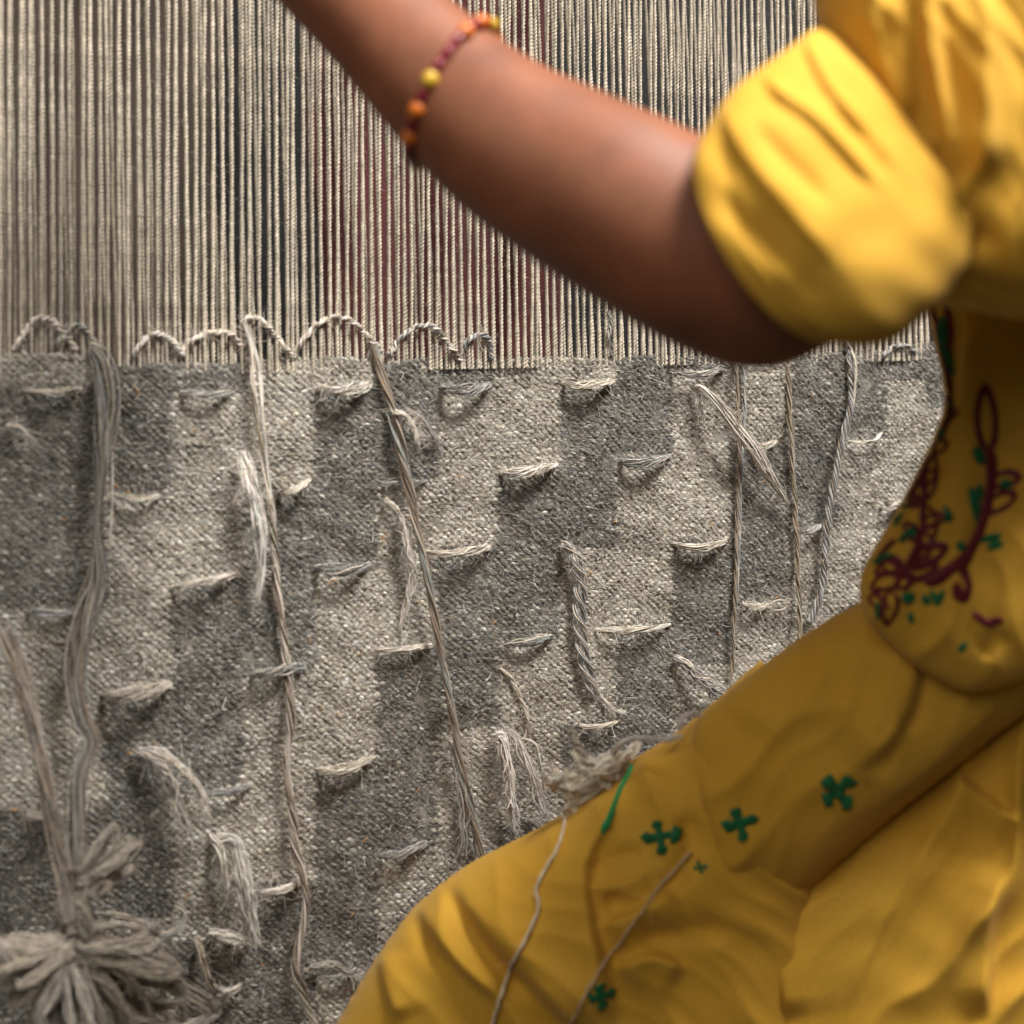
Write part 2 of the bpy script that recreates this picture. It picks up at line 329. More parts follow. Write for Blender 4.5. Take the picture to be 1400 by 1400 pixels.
# warp threads: two-ply cords, front and rear shed
def warp_mesh(seed, L):
    a = Acc(); n = 420; z = np.linspace(0, L, n); rg = np.random.default_rng(seed)
    p1, p2, p3 = rg.uniform(0, 6.28, 3)
    wx = .00035 * np.sin(z * 21 + p1) + .0002 * np.sin(z * 67 + p2); wy = .0004 * np.sin(z * 17 + p3)
    rad = .00094 * (1 + .16 * np.sin(z * 160 + p1) * np.sin(z * 43 + p2) + .10 * rg.normal(0, 1, n))
    for k in (0, 1):
        ph = 2 * math.pi * z / .0062 + k * math.pi + p1
        P = np.stack([wx + .00075 * np.cos(ph), wy + .00075 * np.sin(ph), z], 1)
        a.tube(P, rad, (1, 1, 1), 5)
    for k in range(90):
        zz = rg.uniform(0, L); p = np.array([rg.normal(0, .0009), rg.normal(0, .0009), zz])
        fibre(a, p, np.array([rg.normal(0, 1), rg.normal(0, .6), rg.normal(0, 1.2)]), rg.uniform(.002, .006), (1, 1, 1), .00005, 4)
    o = a.build('warp_thread', M_WARP); me = o.data; bpy.data.objects.remove(o); return me
WL = 0.42
WM = [warp_mesh(s, WL) for s in range(8)]
v_f = rug_v(700, 497)
wp = 0.0072; u = UB[0]; cnt = 0
while u < rug_u(1268):
    for rear in (0, 1):
        o = bpy.data.objects.new('warp_thread', WM[RNG.integers(8)]); COL.objects.link(o)
        uu = u + (wp / 2 if rear else 0) + RNG.normal(0, .0006)
        base = rug_world(np.array(uu), np.array(v_f - .004), np.array(-.0015 if rear else .0004))
        top = rug_world(np.array(uu + RNG.normal(0, .0010)), np.array(v_f + WL), np.array((-.034 if rear else -.001) + RNG.normal(0, .0012)))
        d = Vector(top - base); qd = d.to_track_quat('Z', 'Y')
        o.matrix_world = Matrix.Translation(Vector(base)) @ qd.to_matrix().to_4x4() @ Matrix.Rotation(RNG.uniform(0, 6.28), 4, 'Z') @ Matrix.Diagonal((1, 1, d.length / WL, 1))
        mw = o.matrix_world.copy(); o.parent = rug; o.matrix_parent_inverse = Matrix.Translation(-Vector(rug.location)); o.matrix_basis = mw
        cnt += 1
    u += wp

# weft floats (short bundles lying across one column)
FL = [(28, 122, 533, 531, 'L', 6), (150, 222, 674, 678, 'L', 6), (240, 322, 535, 534, 'G', 7), (382, 424, 673, 655, 'L', 7), (430, 508, 528, 525, 'L', 12), (515, 590, 660, 655, 'G', 6),
      (602, 670, 527, 526, 'G', 12), (682, 765, 646, 634, 'L', 10), (768, 842, 524, 521, 'L', 9), (845, 917, 630, 623, 'G', 11), (918, 992, 508, 503, 'G', 7), (585, 670, 755, 748, 'L', 9),
      (918, 998, 743, 738, 'L', 9), (1030, 1062, 606, 603, 'L', 8), (1012, 1050, 822, 828, 'L', 6), (1083, 1130, 724, 714, 'G', 8), (1204, 1232, 694, 686, 'L', 6), (430, 508, 776, 772, 'G', 13),
      (230, 328, 803, 783, 'L', 8), (28, 122, 833, 836, 'G', 7), (340, 424, 922, 908, 'G', 10), (510, 590, 888, 882, 'L', 7), (685, 758, 880, 869, 'G', 9), (815, 916, 862, 854, 'L', 8),
      (140, 232, 952, 936, 'L', 15), (430, 512, 1055, 1035, 'L', 10), (250, 342, 1083, 1075, 'G', 7), (345, 412, 1218, 1206, 'L', 8), (513, 588, 1172, 1150, 'G', 10), (782, 850, 990, 984, 'L', 6),
      (28, 125, 1116, 1104, 'L', 9), (288, 342, 1276, 1286, 'L', 9), (430, 490, 1332, 1324, 'G', 7), (150, 205, 1258, 1262, 'L', 6), (295, 330, 1352, 1346, 'L', 7), (1160, 1206, 842, 836, 'G', 8)]
for (x0, x1, y0, y1, tn, wd) in FL:
    a = Acc(); n = 16; t = np.linspace(0, 1, n); k = wd / 9.0
    xs = np.linspace(x0, x1, 6); mid = np.sin(np.linspace(0, math.pi, 6))
    ys = np.linspace(y0, y1, 6) + mid * RNG.uniform(3, 8)
    pts = np.stack([rug_pt(x, y, -.002 + (.008 + .0085 * k) * math.sqrt(max(0, s))) for x, y, s in zip(xs, ys, mid)])
    cols = [PALE, CREAM, CREAM, BEIGE] if tn == 'L' else [GREY, GREY, (.33, .325, .31), CREAM, DARK]
    pk = RNG.uniform(.35, .65)
    bundle(a, pts, lambda t: .0034 * k * (.35 + .65 * np.exp(-((t - pk) / .38) ** 2)), int(26 + 22 * k), .00034, cols, twist=RNG.uniform(.0, .14), n=n, loose=RNG.uniform(.2, .5), taper=False, fuzz=int(45 * k), flat=.7, sides=5)
    child(a.build('weft_float', M_YARN))

# loops of unbeaten weft above the fell
LOOPS = [([(20, 478), (45, 440), (66, 436), (88, 455), (104, 478)], 'L'), ([(78, 470), (100, 447), (118, 452), (136, 482)], 'G'), ([(182, 485), (200, 462), (218, 457), (238, 468), (250, 486)], 'L'),
         ([(246, 484), (268, 462), (296, 454), (318, 458), (332, 476)], 'L'), ([(330, 446), (342, 434), (360, 440), (382, 465), (402, 490)], 'L'),
         ([(402, 486), (418, 460), (440, 440), (462, 433), (484, 441), (505, 462), (524, 480)], 'L'), ([(532, 485), (550, 460), (572, 446), (594, 447), (610, 466), (630, 492)], 'G'),
         ([(630, 490), (640, 466), (655, 458), (668, 464), (673, 492)], 'G'), ([(1208, 486), (1222, 474), (1240, 473), (1254, 484)], 'G')]
for P, tn in LOOPS:
    a = Acc(); C = spline(np.array(P, float), 30)
    uu = np.array([rug_u(x) for x in C[:, 0]]); off = .0022 + .0022 * np.sin(uu / wp * 3.1416)
    pts = np.stack([rug_pt(x, y, o_) for (x, y), o_ in zip(C, off)])
    cols = [PALE, CREAM, BEIGE] if tn == 'L' else [GREY, (.33, .325, .31), CREAM, DARK]
    bundle(a, pts, .0020, 10, .00065, cols, twist=.8, n=60, loose=.12, taper=False, fuzz=40)
    child(a.build('weft_loop', M_YARN))

# loose wool fibres over the whole face, and small straw bits caught in it
fz = Acc(); NF = 60000
fu = RNG.uniform(UB[0], UB[-1], NF); fv = RNG.uniform(V_BOT + .04, rug_v(700, 493), NF)
FP = rug_world(fu, fv, undul(fu, fv) + .0012)
for k in range(NF):
    tn = tone_at(fu[k], fv[k]); base = np.array(CREAM if tn == 'L' else (.30, .295, .285))
    if RNG.random() < .25: base = np.array((.06, .055, .05)) if tn == 'D' else np.array(BROWN)
    if RNG.random() < .10: base = np.array((.68, .66, .62))
    th = RNG.normal(-.35, .8) + (math.pi if RNG.random() < .5 else 0)
    d = math.cos(th) * DIR + math.sin(th) * UP + abs(RNG.normal(0, .28)) * NRM
    fibre(fz, FP[k], d, RNG.uniform(.003, .0085) * (2.0 if RNG.random() < .08 else 1), jit(base), RNG.uniform(.00006, .00013), 5)
o = child(fz.build('wool_fuzz', M_YARN)); o['kind'] = 'stuff'
st = Acc()
for k in range(70):
    uu, vv = RNG.uniform(UB[0], UB[-1]), RNG.uniform(-.6, -.06)
    p = rug_world(np.array(uu), np.array(vv), np.array(undul(uu, vv) + .0022)); th = RNG.uniform(0, 6.28); L = RNG.uniform(.0012, .0034)
    d = math.cos(th) * DIR + math.sin(th) * UP
    st.tube(np.stack([p - d * L, p, p + d * L]), np.array([.0002, .0006, .0002]), jit((.42, .20, .05)), 4)
o = child(st.build('straw_bits', M_YARN)); o['kind'] = 'stuff'

# ------------------------------------------------------------------ yarns hanging in front of the rug
def hang(name, label, cat, strands, group=None):
    """strands: list of (px path, offsets from the rug, radius, count, strand radius, colours, kwargs)"""
    a = Acc()
    for (P, off, R, ns, r0, cols, kw) in strands:
        P = np.array(P, float); of = np.interp(np.linspace(0, 1, len(P)), np.linspace(0, 1, len(np.atleast_1d(off))), np.atleast_1d(off))
        pts = np.stack([rug_pt(x, y, o_) for (x, y), o_ in zip(P, of)])
        bundle(a, pts, R, ns, r0, cols, **kw)
    o = a.build(name, M_YARN); return tag(o, label, cat, group)
G = 'yarn ends hanging from the rug'
GR = [GREY, DARK, (.30, .29, .28), GREY, BEIGE]; BR = [BEIGE, BROWN, BEIGE, CREAM]; LT = [PALE, CREAM, PALE, BEIGE]; BG = [BROWN, DARK, GREY, BROWN, BEIGE]; MX = [GREY, CREAM, BEIGE, (.33, .32, .31)]
hang('hanging_yarn', 'thick soft grey yarn hanging from the fell down to the fluffy hank', 'yarn', [
    ([(126, 478), (138, 500), (146, 560), (140, 640), (132, 720), (134, 790), (118, 850), (104, 925), (112, 980), (124, 1012), (108, 1060), (104, 1120), (98, 1210), (84, 1290), (80, 1400), (76, 1460)],
     [.004, .012, .022, .022, .02, .025, .035, .05, .06, .075, .09, .10], lambda t: .0038 + .0022 * np.sin(t * 19) * (t < .5) + .006 * np.clip(t - .62, 0, .3), 80, .00040, [GREY, BROWN, DARK, (.29, .265, .235), BEIGE], dict(twist=.03, n=120, loose=.55, fuzz=420, taper=False)),
    ([(128, 480), (150, 540), (152, 610), (154, 680), (148, 760)], [.004, .014, .014, .01], .0007, 5, .0005, LT, dict(twist=.15, n=50, fuzz=20))], G)
hang('hanging_yarn', 'brown yarn slanting down into the fluffy hank beside the thick grey yarn', 'yarn', [
    ([(6, 860), (28, 920), (46, 1000), (66, 1090), (84, 1180), (92, 1260)], [.05, .07, .09, .10], lambda t: .0045 - .001 * t, 55, .0004, [BROWN, BROWN, BEIGE, GREY], dict(twist=.03, n=70, loose=.5, fuzz=200, taper=False))], G)
hang('hanging_yarn', 'long beige brown yarn with a split upper end hanging beside the white tail', 'yarn', [
    ([(333, 440), (345, 470), (346, 520), (352, 580), (362, 640), (370, 690)], [.004, .010, .013, .014], .0016, 9, .0006, BR, dict(twist=.10, n=60, fuzz=60, taper=False)),
    ([(333, 440), (352, 492), (358, 560), (364, 620), (371, 690)], [.004, .012, .015, .014], .0013, 8, .0006, LT, dict(twist=.10, n=60, fuzz=60, taper=False)),
    ([(370, 680), (374, 740), (379, 800), (388, 870), (395, 930), (396, 990), (392, 1050), (398, 1100), (403, 1150), (414, 1195), (418, 1235), (410, 1285), (404, 1325), (414, 1360), (430, 1400)],
     [.014, .013, .013, .014, .014], lambda t: .0030 + .0006 * np.sin(t * 23), 20, .00062, BR, dict(twist=.14, n=130, loose=.2, fuzz=190, taper=False))], G)
hang('yarn_tail', 'fluffy white wool tail with a forked tip over the long beige yarn', 'yarn', [
    ([(332, 618), (342, 660), (352, 710), (356, 760), (353, 825)], [.010, .022, .024, .018], lambda t: .0050 * np.exp(-((t - .35) / .5) ** 2), 42, .00050, [PALE, (.66, .63, .58), PALE, CREAM], dict(twist=.03, n=50, loose=.45, fuzz=150)),
    ([(338, 630), (332, 660), (318, 692)], [.014, .02, .014], lambda t: .0028 * (1 - .7 * t), 14, .00045, LT, dict(n=24, loose=.4, fuzz=40))], G)
hang('hanging_yarn', 'long grey brown yarn slanting from the fell to the knee', 'yarn', [
    ([(510, 472), (522, 515), (536, 560), (549, 620), (560, 670), (572, 730), (584, 795), (598, 870), (612, 940), (624, 1005), (634, 1060), (645, 1110), (658, 1172)],
     [.004, .014, .017, .016, .014, .013], lambda t: .0026 + .0014 * np.exp(-((t - .22) / .12) ** 2), 24, .00062, BG, dict(twist=.10, n=130, loose=.25, fuzz=240, taper=False)),
    ([(540, 562), (556, 568), (568, 590), (574, 622)], [.018, .020, .016], .0022, 12, .00045, LT, dict(n=24, fray=.6, fuzz=40)),
    ([(556, 560), (575, 572), (590, 592), (603, 612)], [.014, .016, .008], .0022, 9, .00045, MX, dict(n=24, fray=.8, fuzz=40))], G)
hang('yarn_tail', 'cream wool tail with a kinked top hanging beside the slanting grey brown yarn', 'yarn', [
    ([(526, 682), (540, 694), (548, 706)], [.006, .010, .010], .0018, 9, .0005, LT, dict(n=18, fuzz=20, taper=False)),
    ([(548, 704), (556, 740), (563, 775), (558, 815), (545, 868)], [.010, .013, .010, .006], lambda t: .0034 * np.exp(-((t - .35) / .5) ** 2), 26, .00046, LT, dict(n=44, fray=.7, loose=.4, fuzz=90))], G)
tw = []
for ph in (0, 1, 2):
    yy = np.linspace(745, 955, 26); base = np.interp(yy, [745, 765, 800, 840, 900, 955], [772, 786, 795, 791, 798, 812])
    tw.append(([(b + 6.0 * math.sin((y - 745) / 200 * 2 * math.pi * 2.6 + ph * 2.09), y) for b, y in zip(base, yy)],
               [.010 + .0035 * math.cos((y - 745) / 200 * 2 * math.pi * 2.6 + ph * 2.09) for y in yy], .0020, 12, .00052, MX if ph else GR, dict(twist=.2, n=90, loose=.15, fuzz=60)))
tw.append(([(812, 940), (826, 958), (846, 974), (862, 970)], [.008, .007, .004], .0014, 8, .0004, LT, dict(n=24, fray=.6, fuzz=30)))
tw.append(([(764, 742), (776, 745), (786, 762), (790, 790)], [.001, .010, .013, .010], .0020, 10, .0005, LT, dict(n=24, fuzz=30, taper=False)))
hang('yarn_tail', 'loosely plaited grey and cream yarn tail hanging mid rug', 'yarn', tw, G)
hang('hanging_yarn', 'thin dark brown yarn hanging straight below the elbow', 'yarn', [
    ([(1005, 480), (1009, 560), (1011, 640), (1007, 720), (1006, 800), (1003, 870), (998, 960)], [.006, .009, .010, .009], .0016, 10, .0006, [BROWN, DARK, BROWN], dict(twist=.25, n=80, fuzz=110, taper=False)),
    ([(1015, 480), (1018, 560), (1013, 640), (1011, 720), (1008, 800), (1001, 870)], [.006, .008, .009, .008], .0012, 8, .0006, GR, dict(twist=.25, n=80, fuzz=60, taper=False))], G)
hang('hanging_yarn', 'tan brown yarn hanging straight, ending at the lap', 'yarn', [
    ([(1076, 470), (1080, 560), (1084, 640), (1088, 710), (1091, 780), (1095, 900)], [.006, .010, .010, .010], .0021, 15, .0006, [BROWN, BEIGE, BROWN, BROWN], dict(twist=.2, n=80, fuzz=110, taper=False))], G)
hang('hanging_yarn', 'dark grey twisted yarn bending toward the lap near the rug edge', 'yarn', [
    ([(1158, 440), (1163, 500), (1164, 550), (1152, 600), (1142, 650), (1132, 705), (1128, 760), (1124, 805), (1108, 850)], [.006, .013, .014, .012, .008], .0030, 15, .00075, [DARK, GREY, GREY, (.33, .32, .31), BROWN], dict(twist=.28, n=90, loose=.12, fuzz=120, taper=False)),
    ([(1158, 465), (1170, 500), (1166, 560)], [.006, .016, .014], .0010, 6, .0005, LT, dict(n=30, fuzz=20))], G)
hang('yarn_tail', 'wide fanned beige yarn tail slanting across the tan brown yarn', 'yarn', [
    ([(946, 534), (956, 528), (985, 556), (1020, 602), (1050, 648), (1078, 690)], [.003, .012, .022, .024, .022, .016], lambda t: .0018 + .0042 * np.exp(-((t - .5) / .28) ** 2), 40, .00048, [BEIGE, BEIGE, CREAM, BROWN, PALE], dict(n=60, loose=.35, fuzz=150, flat=.6)),
    ([(952, 530), (955, 550), (960, 582)], [.008, .010, .006], .0016, 10, .00042, LT, dict(n=20, fray=1.2, fuzz=30))], G)
hang('yarn_tail', 'pale wispy forked tail drooping over a light block above the hank', 'yarn', [
    ([(184, 1026), (200, 1036), (228, 1052), (240, 1090), (262, 1146)], [.004, .022, .030, .026], .0030, 18, .00045, MX, dict(n=44, loose=.5, fray=.5, fuzz=80)),
    ([(190, 1026), (222, 1032), (258, 1058), (276, 1090), (292, 1128)], [.004, .022, .028, .022], .0024, 14, .00045, LT, dict(n=44, loose=.5, fray=.5, fuzz=70)),
    ([(192, 1024), (202, 1045), (204, 1062)], [.008, .016, .014], .0032, 12, .0005, GR, dict(n=20, fray=.4, fuzz=30))], G)
hang('yarn_tail', 'pair of pale loose wool tails hanging like a loop near the hank', 'yarn', [
    ([(288, 1144), (300, 1158), (307, 1196), (308, 1240)], [.004, .014, .016, .010], .0028, 16, .0005, LT, dict(n=34, loose=.4, fuzz=60)),
    ([(296, 1146), (320, 1150), (334, 1190), (342, 1240), (350, 1296)], [.004, .016, .020, .016], lambda t: .0030 + .0014 * t, 28, .00052, LT, dict(n=44, loose=.5, fuzz=110)),
    ([(318, 1160), (328, 1220), (342, 1282)], [.014, .018, .014], .0022, 12, .0005, LT, dict(n=34, loose=.4, fuzz=40)),
    ([(286, 1274), (315, 1276), (346, 1292)], [.006, .012, .014], .0024, 12, .0005, LT, dict(n=24, fuzz=30))], G)
hang('yarn_tail', 'grey white yarn end curled up like a hook beside the hank', 'yarn', [
    ([(144, 1250), (172, 1254), (196, 1262), (214, 1276), (234, 1276), (250, 1262), (250, 1246), (240, 1236)], [.020, .022, .018, .012], .0022, 14, .0005, MX, dict(n=50, twist=.1, fuzz=60, taper=False))], G)
hang('yarn_tail', 'fluffy pair of light grey wool tails drooping above the knee', 'yarn', [
    ([(676, 1006), (688, 1010), (696, 1050), (700, 1095), (707, 1144)], [.004, .014, .016, .012], .0032, 26, .0005, LT + [GREY], dict(n=50, loose=.4, fuzz=120, fray=.3)),
    ([(686, 996), (706, 1008), (724, 1050), (738, 1090), (752, 1126)], [.004, .016, .018, .012], .0028, 24, .0005, LT + [GREY], dict(n=50, loose=.4, fuzz=120, fray=.3)),
    ([(684, 1000), (682, 1030), (690, 1060)], [.006, .012, .010], .0014, 8, .0004, MX, dict(n=24, fuzz=30)),
    ([(712, 1010), (732, 1018), (738, 1050), (746, 1085)], [.008, .014, .010], .0012, 8, .0004, LT, dict(n=28, fuzz=30))], G)
hang('yarn_tail', 'thin single cream yarn tail arching down between two grey blocks', 'yarn', [
    ([(684, 912), (700, 930), (712, 955), (721, 980), (722, 1000), (714, 1012)], [.003, .009, .010, .006], .0015, 10, .00045, [BEIGE, CREAM, BEIGE], dict(n=44, twist=.3, fuzz=40))], G)
hang('yarn_tail', 'frayed grey fringe of wool where the slanting yarn meets the knee', 'yarn', [
    ([(612, 1018), (622, 1030), (632, 1070), (636, 1110), (630, 1176)], [.004, .010, .012, .008], .0034, 26, .0005, MX, dict(n=44, loose=.5, fuzz=110, fray=.5)),
    ([(640, 1090), (648, 1130), (654, 1170)], [.008, .010, .008], .0030, 14, .0005, GR, dict(n=24, loose=.5, fuzz=40))], G)
hang('yarn_tail', 'frayed grey wool tuft poking out above the lap', 'yarn', [
    ([(922, 898), (942, 912), (962, 932), (996, 956)], [.004, .014, .018, .016], lambda t: .0022 + .004 * t, 34, .00048, MX, dict(n=34, loose=.5, fuzz=110))], G)
hang('yarn_tail', 'thin white yarn end curled in a small loop beside the thin dark brown yarn', 'yarn', [
    ([(1018, 822), (1040, 826), (1060, 834), (1074, 832), (1074, 822), (1060, 822), (1040, 830), (1020, 828)], [.003, .008, .010, .008, .003], .0007, 6, .0004, LT, dict(n=60, twist=.3, fuzz=30, taper=False))], G)
hang('yarn_tail', 'white yarn end curving up beside the dark grey twisted yarn', 'yarn', [
    ([(1160, 604), (1180, 605), (1196, 602), (1206, 590)], [.003, .008, .009, .006], .0013, 9, .0004, LT, dict(n=34, twist=.2, fuzz=30))], G)
hang('yarn_tail', 'short beige yarn tail hanging low beside the hank loops', 'yarn', [
    ([(268, 1282), (276, 1312), (284, 1340), (296, 1354)], [.004, .012, .012, .006], .0026, 14, .0005, BR, dict(n=30, fuzz=40))], G)
hang('yarn_tail', 'grey wool tuft on the lowest dark block touching the knee', 'yarn', [
    ([(426, 1322), (450, 1318), (470, 1328), (494, 1342)], [.004, .012, .012, .006], .0026, 18, .0005, MX, dict(n=34, loose=.5, fuzz=70))], G)
hang('yarn_tail', 'short bent cream yarn end on the dark block beside the thick grey yarn', 'yarn', [
    ([(10, 580), (28, 584), (40, 596), (44, 612)], [.004, .012, .012, .006], .0016, 10, .0005, LT, dict(n=30, fuzz=30))], G)
hang('yarn_tail', 'small brown twist of yarn caught between warp threads under the forearm', 'yarn', [
    ([(832, 425), (836, 445), (832, 462), (836, 486)], [.002, .004, .004, .002], .0017, 10, .0005, [BROWN, BEIGE, GREY], dict(n=30, twist=.5, fuzz=20, taper=False))], G)
# looped hanks tied to the thick grey yarn
BR = [BEIGE, BROWN, (.27, .23, .18), (.20, .17, .135)]; LT = [CREAM, BEIGE, BEIGE, (.42, .38, .32)]
def hank(name, label, knots):
    a = Acc()
    for (kx, ky, off, fans) in knots:
        k0 = rug_pt(kx, ky, off)
        for (tx, ty, toff, ns, spread, cols) in fans:
            for s in range(max(3, int(ns * .75))):
                tx_, ty_ = kx + (tx - kx) * 1.12, ky + (ty - ky) * 1.12
                jx, jy, jo = RNG.normal(0, spread * 1.4), RNG.normal(0, spread * 1.2), RNG.normal(0, .012); k0 = rug_pt(kx + RNG.normal(0, 5), ky + RNG.normal(0, 12), off + RNG.normal(0, .004))
                tip = rug_pt(tx_ + jx, ty_ + jy, toff + jo); d = tip - k0; L = np.linalg.norm(d)
                side = np.cross(d / L, NRM); side /= np.linalg.norm(side); wv = L * RNG.uniform(.03, .15) * RNG.choice([-1, 1])
                droop = -UP * L * RNG.uniform(.02, .14)
                P = [k0 + RNG.normal(0, .0015, 3), k0 + d * .35 + side * wv * .8 + NRM * .006, k0 + d * .75 + side * wv + droop * .5 + NRM * .004, tip + droop * .6,
                     k0 + d * .78 - side * wv * .5 + droop, k0 + d * .4 - side * wv * .4 + droop * .6, k0 + RNG.normal(0, .0015, 3)]
                bundle(a, P, .0023, 17, .00027, cols, n=34, twist=.03, loose=.6, fuzz=7, taper=False, flat=.8)
    return tag(a.build(name, M_YARN), label, 'yarn', 'looped wool hanks')
hank('yarn_hank', 'small beige hank of looped wool tied high on the thick grey yarn', [(104, 1212, .094, [(168, 1160, .085, 9, 9, BR + LT), (150, 1200, .085, 6, 8, BR), (178, 1172, .07, 4, 6, LT), (128, 1262, .09, 4, 6, BR)])])
hank('yarn_hank', 'big pale hank of looped wool fanning out round the thick grey yarn', [
    (96, 1296, .10, [(10, 1282, .10, 7, 9, LT), (12, 1316, .10, 7, 9, LT + BR), (26, 1352, .11, 6, 9, BR), (40, 1380, .10, 5, 9, LT), (190, 1282, .08, 8, 9, LT + BR), (226, 1312, .07, 8, 10, BR), (236, 1345, .06, 8, 12, LT + BR),
                     (200, 1382, .07, 7, 12, BR), (150, 1400, .09, 6, 12, BR), (118, 1420, .10, 6, 9, LT), (262, 1366, .04, 6, 10, LT)])])

# ------------------------------------------------------------------ the weaver
def poly_inside(px, py, P):
    ins = np.zeros(px.shape, bool); n = len(P)
    for i in range(n):
        x0, y0 = P[i]; x1, y1 = P[(i + 1) % n]
        if y0 == y1: continue
        c = ((y0 > py) != (y1 > py)) & (px < (x1 - x0) * (py - y0) / (y1 - y0) + x0); ins ^= c
    return ins
def poly_near(px, py, P, closed=True):
    best = np.full(px.shape, 1e9); bx = np.zeros(px.shape); by = np.zeros(px.shape); bs = np.zeros(px.shape); bc = np.zeros(px.shape); n = len(P) if closed else len(P) - 1
    for i in range(n):
        x0, y0 = P[i]; x1, y1 = P[(i + 1) % len(P)]; dx, dy = x1 - x0, y1 - y0
        t = np.clip(((px - x0) * dx + (py - y0) * dy) / max(dx * dx + dy * dy, 1e-9), 0, 1); qx, qy = x0 + t * dx, y0 + t * dy
        d = np.hypot(px - qx, py - qy); m = d < best; best = np.where(m, d, best); bx = np.where(m, qx, bx); by = np.where(m, qy, by); bs = np.where(m, (i + t) / n, bs); bc = np.where(m, (dx * (py - qy) - dy * (px - qx)) / max(math.hypot(dx, dy), 1e-9), bc)
    poly_near.side = bc
    return best, bx, by, bs
def fold_disp(px, py, folds):
    h = np.zeros(px.shape)
    for fo_ in folds:
        P, wd, amp = fo_[:3]; Q = spline(np.array(P, float), max(10, 5 * len(P))); d, _, _, s = poly_near(px, py, Q, False); sd = poly_near.side
        e = np.clip(np.minimum(s, 1 - s) * 4.5, 0, 1); ends = .05 + .95 * e * e * (3 - 2 * e)
        if len(fo_) > 3:      # overlapping fold: crisp on one side of the line, running out softly on the other (fo_[3]: +1 right of the path, -1 left)
            soft = sd * fo_[3] > 0; h += amp * ends * np.where(soft, np.exp(-(d / wd) ** 1.3), np.exp(-(d / (.17 * wd)) ** 2))
        else:
            lim = .85 * wd / F; a_ = lim * math.tanh(amp / lim); h += a_ * ends * np.exp(-(d / (wd * (.55 + .45 * e))) ** 2)
    h += .0004 * np.sin(px * .043 + py * .031 + 1.5 * np.sin(py * .02)) + .0004 * np.sin(px * -.027 + py * .071 + 2 * np.sin(px * .017))
    return h
def wrinkle(px, py, ang, lam, amp, seed):
    """soft creases running along ang (degrees in the picture), coming and going"""
    c, s_ = math.cos(math.radians(ang)), math.sin(math.radians(ang)); a = px * c + py * s_; b = -px * s_ + py * c
    wp_ = 38 * np.sin(a / 170 + seed) + 22 * np.sin(a / 71 + b / 240 + 2 * seed) + 9 * np.sin(a / 33 + b / 57)
    ph = (b + wp_) / lam * math.pi + seed
    ridge = (1 - np.abs(np.sin(ph))) ** 1.6
    mask = np.clip(.5 + .6 * np.sin(a / 130 + b / 90 + 3 * seed) * np.sin(b / 150 - a / 210 + seed), 0, 1)
    return amp * (ridge - .3) * mask
def inflate(name, outline, depth, thick, back, mat, parent, folds=(), sp=4.0, power=.42, wr=()):
    """a stuffed garment volume: rounded front and back meeting along the outline"""
    P = spline(np.array(list(outline) + [outline[0]], float), len(outline) * 8)[:-1]
    x0, y0 = P.min(0) - 2 * sp; x1, y1 = P.max(0) + 2 * sp
    X, Y = np.meshgrid(np.arange(x0, x1, sp), np.arange(y0, y1, sp)); ins = poly_inside(X, Y, P); dist, nx_, ny_, _ = poly_near(X, Y, P)
    act = ins | (dist < sp * .95); bnd = act & ~ins
    U_ = np.zeros(X.shape)
    for it in range(1300):
        U_[1:-1, 1:-1] = .25 * (U_[2:, 1:-1] + U_[:-2, 1:-1] + U_[1:-1, 2:] + U_[1:-1, :-2] + 1.0); U_[~ins] = 0
    H = (U_ / U_.max()) ** power
    X = np.where(bnd, nx_, X); Y = np.where(bnd, ny_, Y)
    D = depth(X, Y); dsp = fold_disp(X, Y, folds)
    for w_ in wr: dsp = dsp + wrinkle(X, Y, *w_)
    hf = thick * H + dsp * np.clip(H * 2.2 - .15, 0, 1)
    hf[bnd] = 0
    idx = -np.ones(X.shape, int); idx[act] = np.arange(act.sum()); nb = act.sum()
    Vf = at(X[act], Y[act], (D - hf)[act]); Vb = at(X[act], Y[act], (D + back * H)[act])
    idb = idx + nb; idb[bnd] = idx[bnd]
    ok = act[:-1, :-1] & act[1:, :-1] & act[1:, 1:] & act[:-1, 1:]
    def quads(I): return np.stack([I[:-1, :-1][ok], I[1:, :-1][ok], I[1:, 1:][ok], I[:-1, 1:][ok]], 1)
    VV = np.vstack([Vf, Vb]); QQ = np.vstack([quads(idx), quads(idb)[:, ::-1]]); used, inv = np.unique(QQ, return_inverse=True)
    o = mesh_obj(name, VV[used], inv.reshape(QQ.shape), mat, parent)
    sm_ = o.modifiers.new('relax', 'SMOOTH'); sm_.factor = .5; sm_.iterations = 3
    gx, gy = np.arange(X.shape[1]) * sp + x0, np.arange(X.shape[0]) * sp + y0; DD = D - hf
    def surf(px, py):
        i = np.clip((np.asarray(px) - x0) / sp, 0, X.shape[1] - 2); j = np.clip((np.asarray(py) - y0) / sp, 0, X.shape[0] - 2)
        i0, j0 = i.astype(int), j.astype(int); a, b = i - i0, j - j0
        return DD[j0, i0] * (1 - a) * (1 - b) + DD[j0, i0 + 1] * a * (1 - b) + DD[j0 + 1, i0] * (1 - a) * b + DD[j0 + 1, i0 + 1] * a * b
    def clamp(C, m):
        ctr = P.mean(0)
        for it in range(12):
            d, qx, qy, _ = poly_near(C[:, 0], C[:, 1], P); bad = ~poly_inside(C[:, 0], C[:, 1], P) | (d < m)
            if not bad.any(): break
            C = np.where(bad[:, None], C + (ctr - C) / np.linalg.norm(ctr - C, axis=1, keepdims=True) * 3.0, C)
        return C
    surf.clamp = clamp
    return o, surf
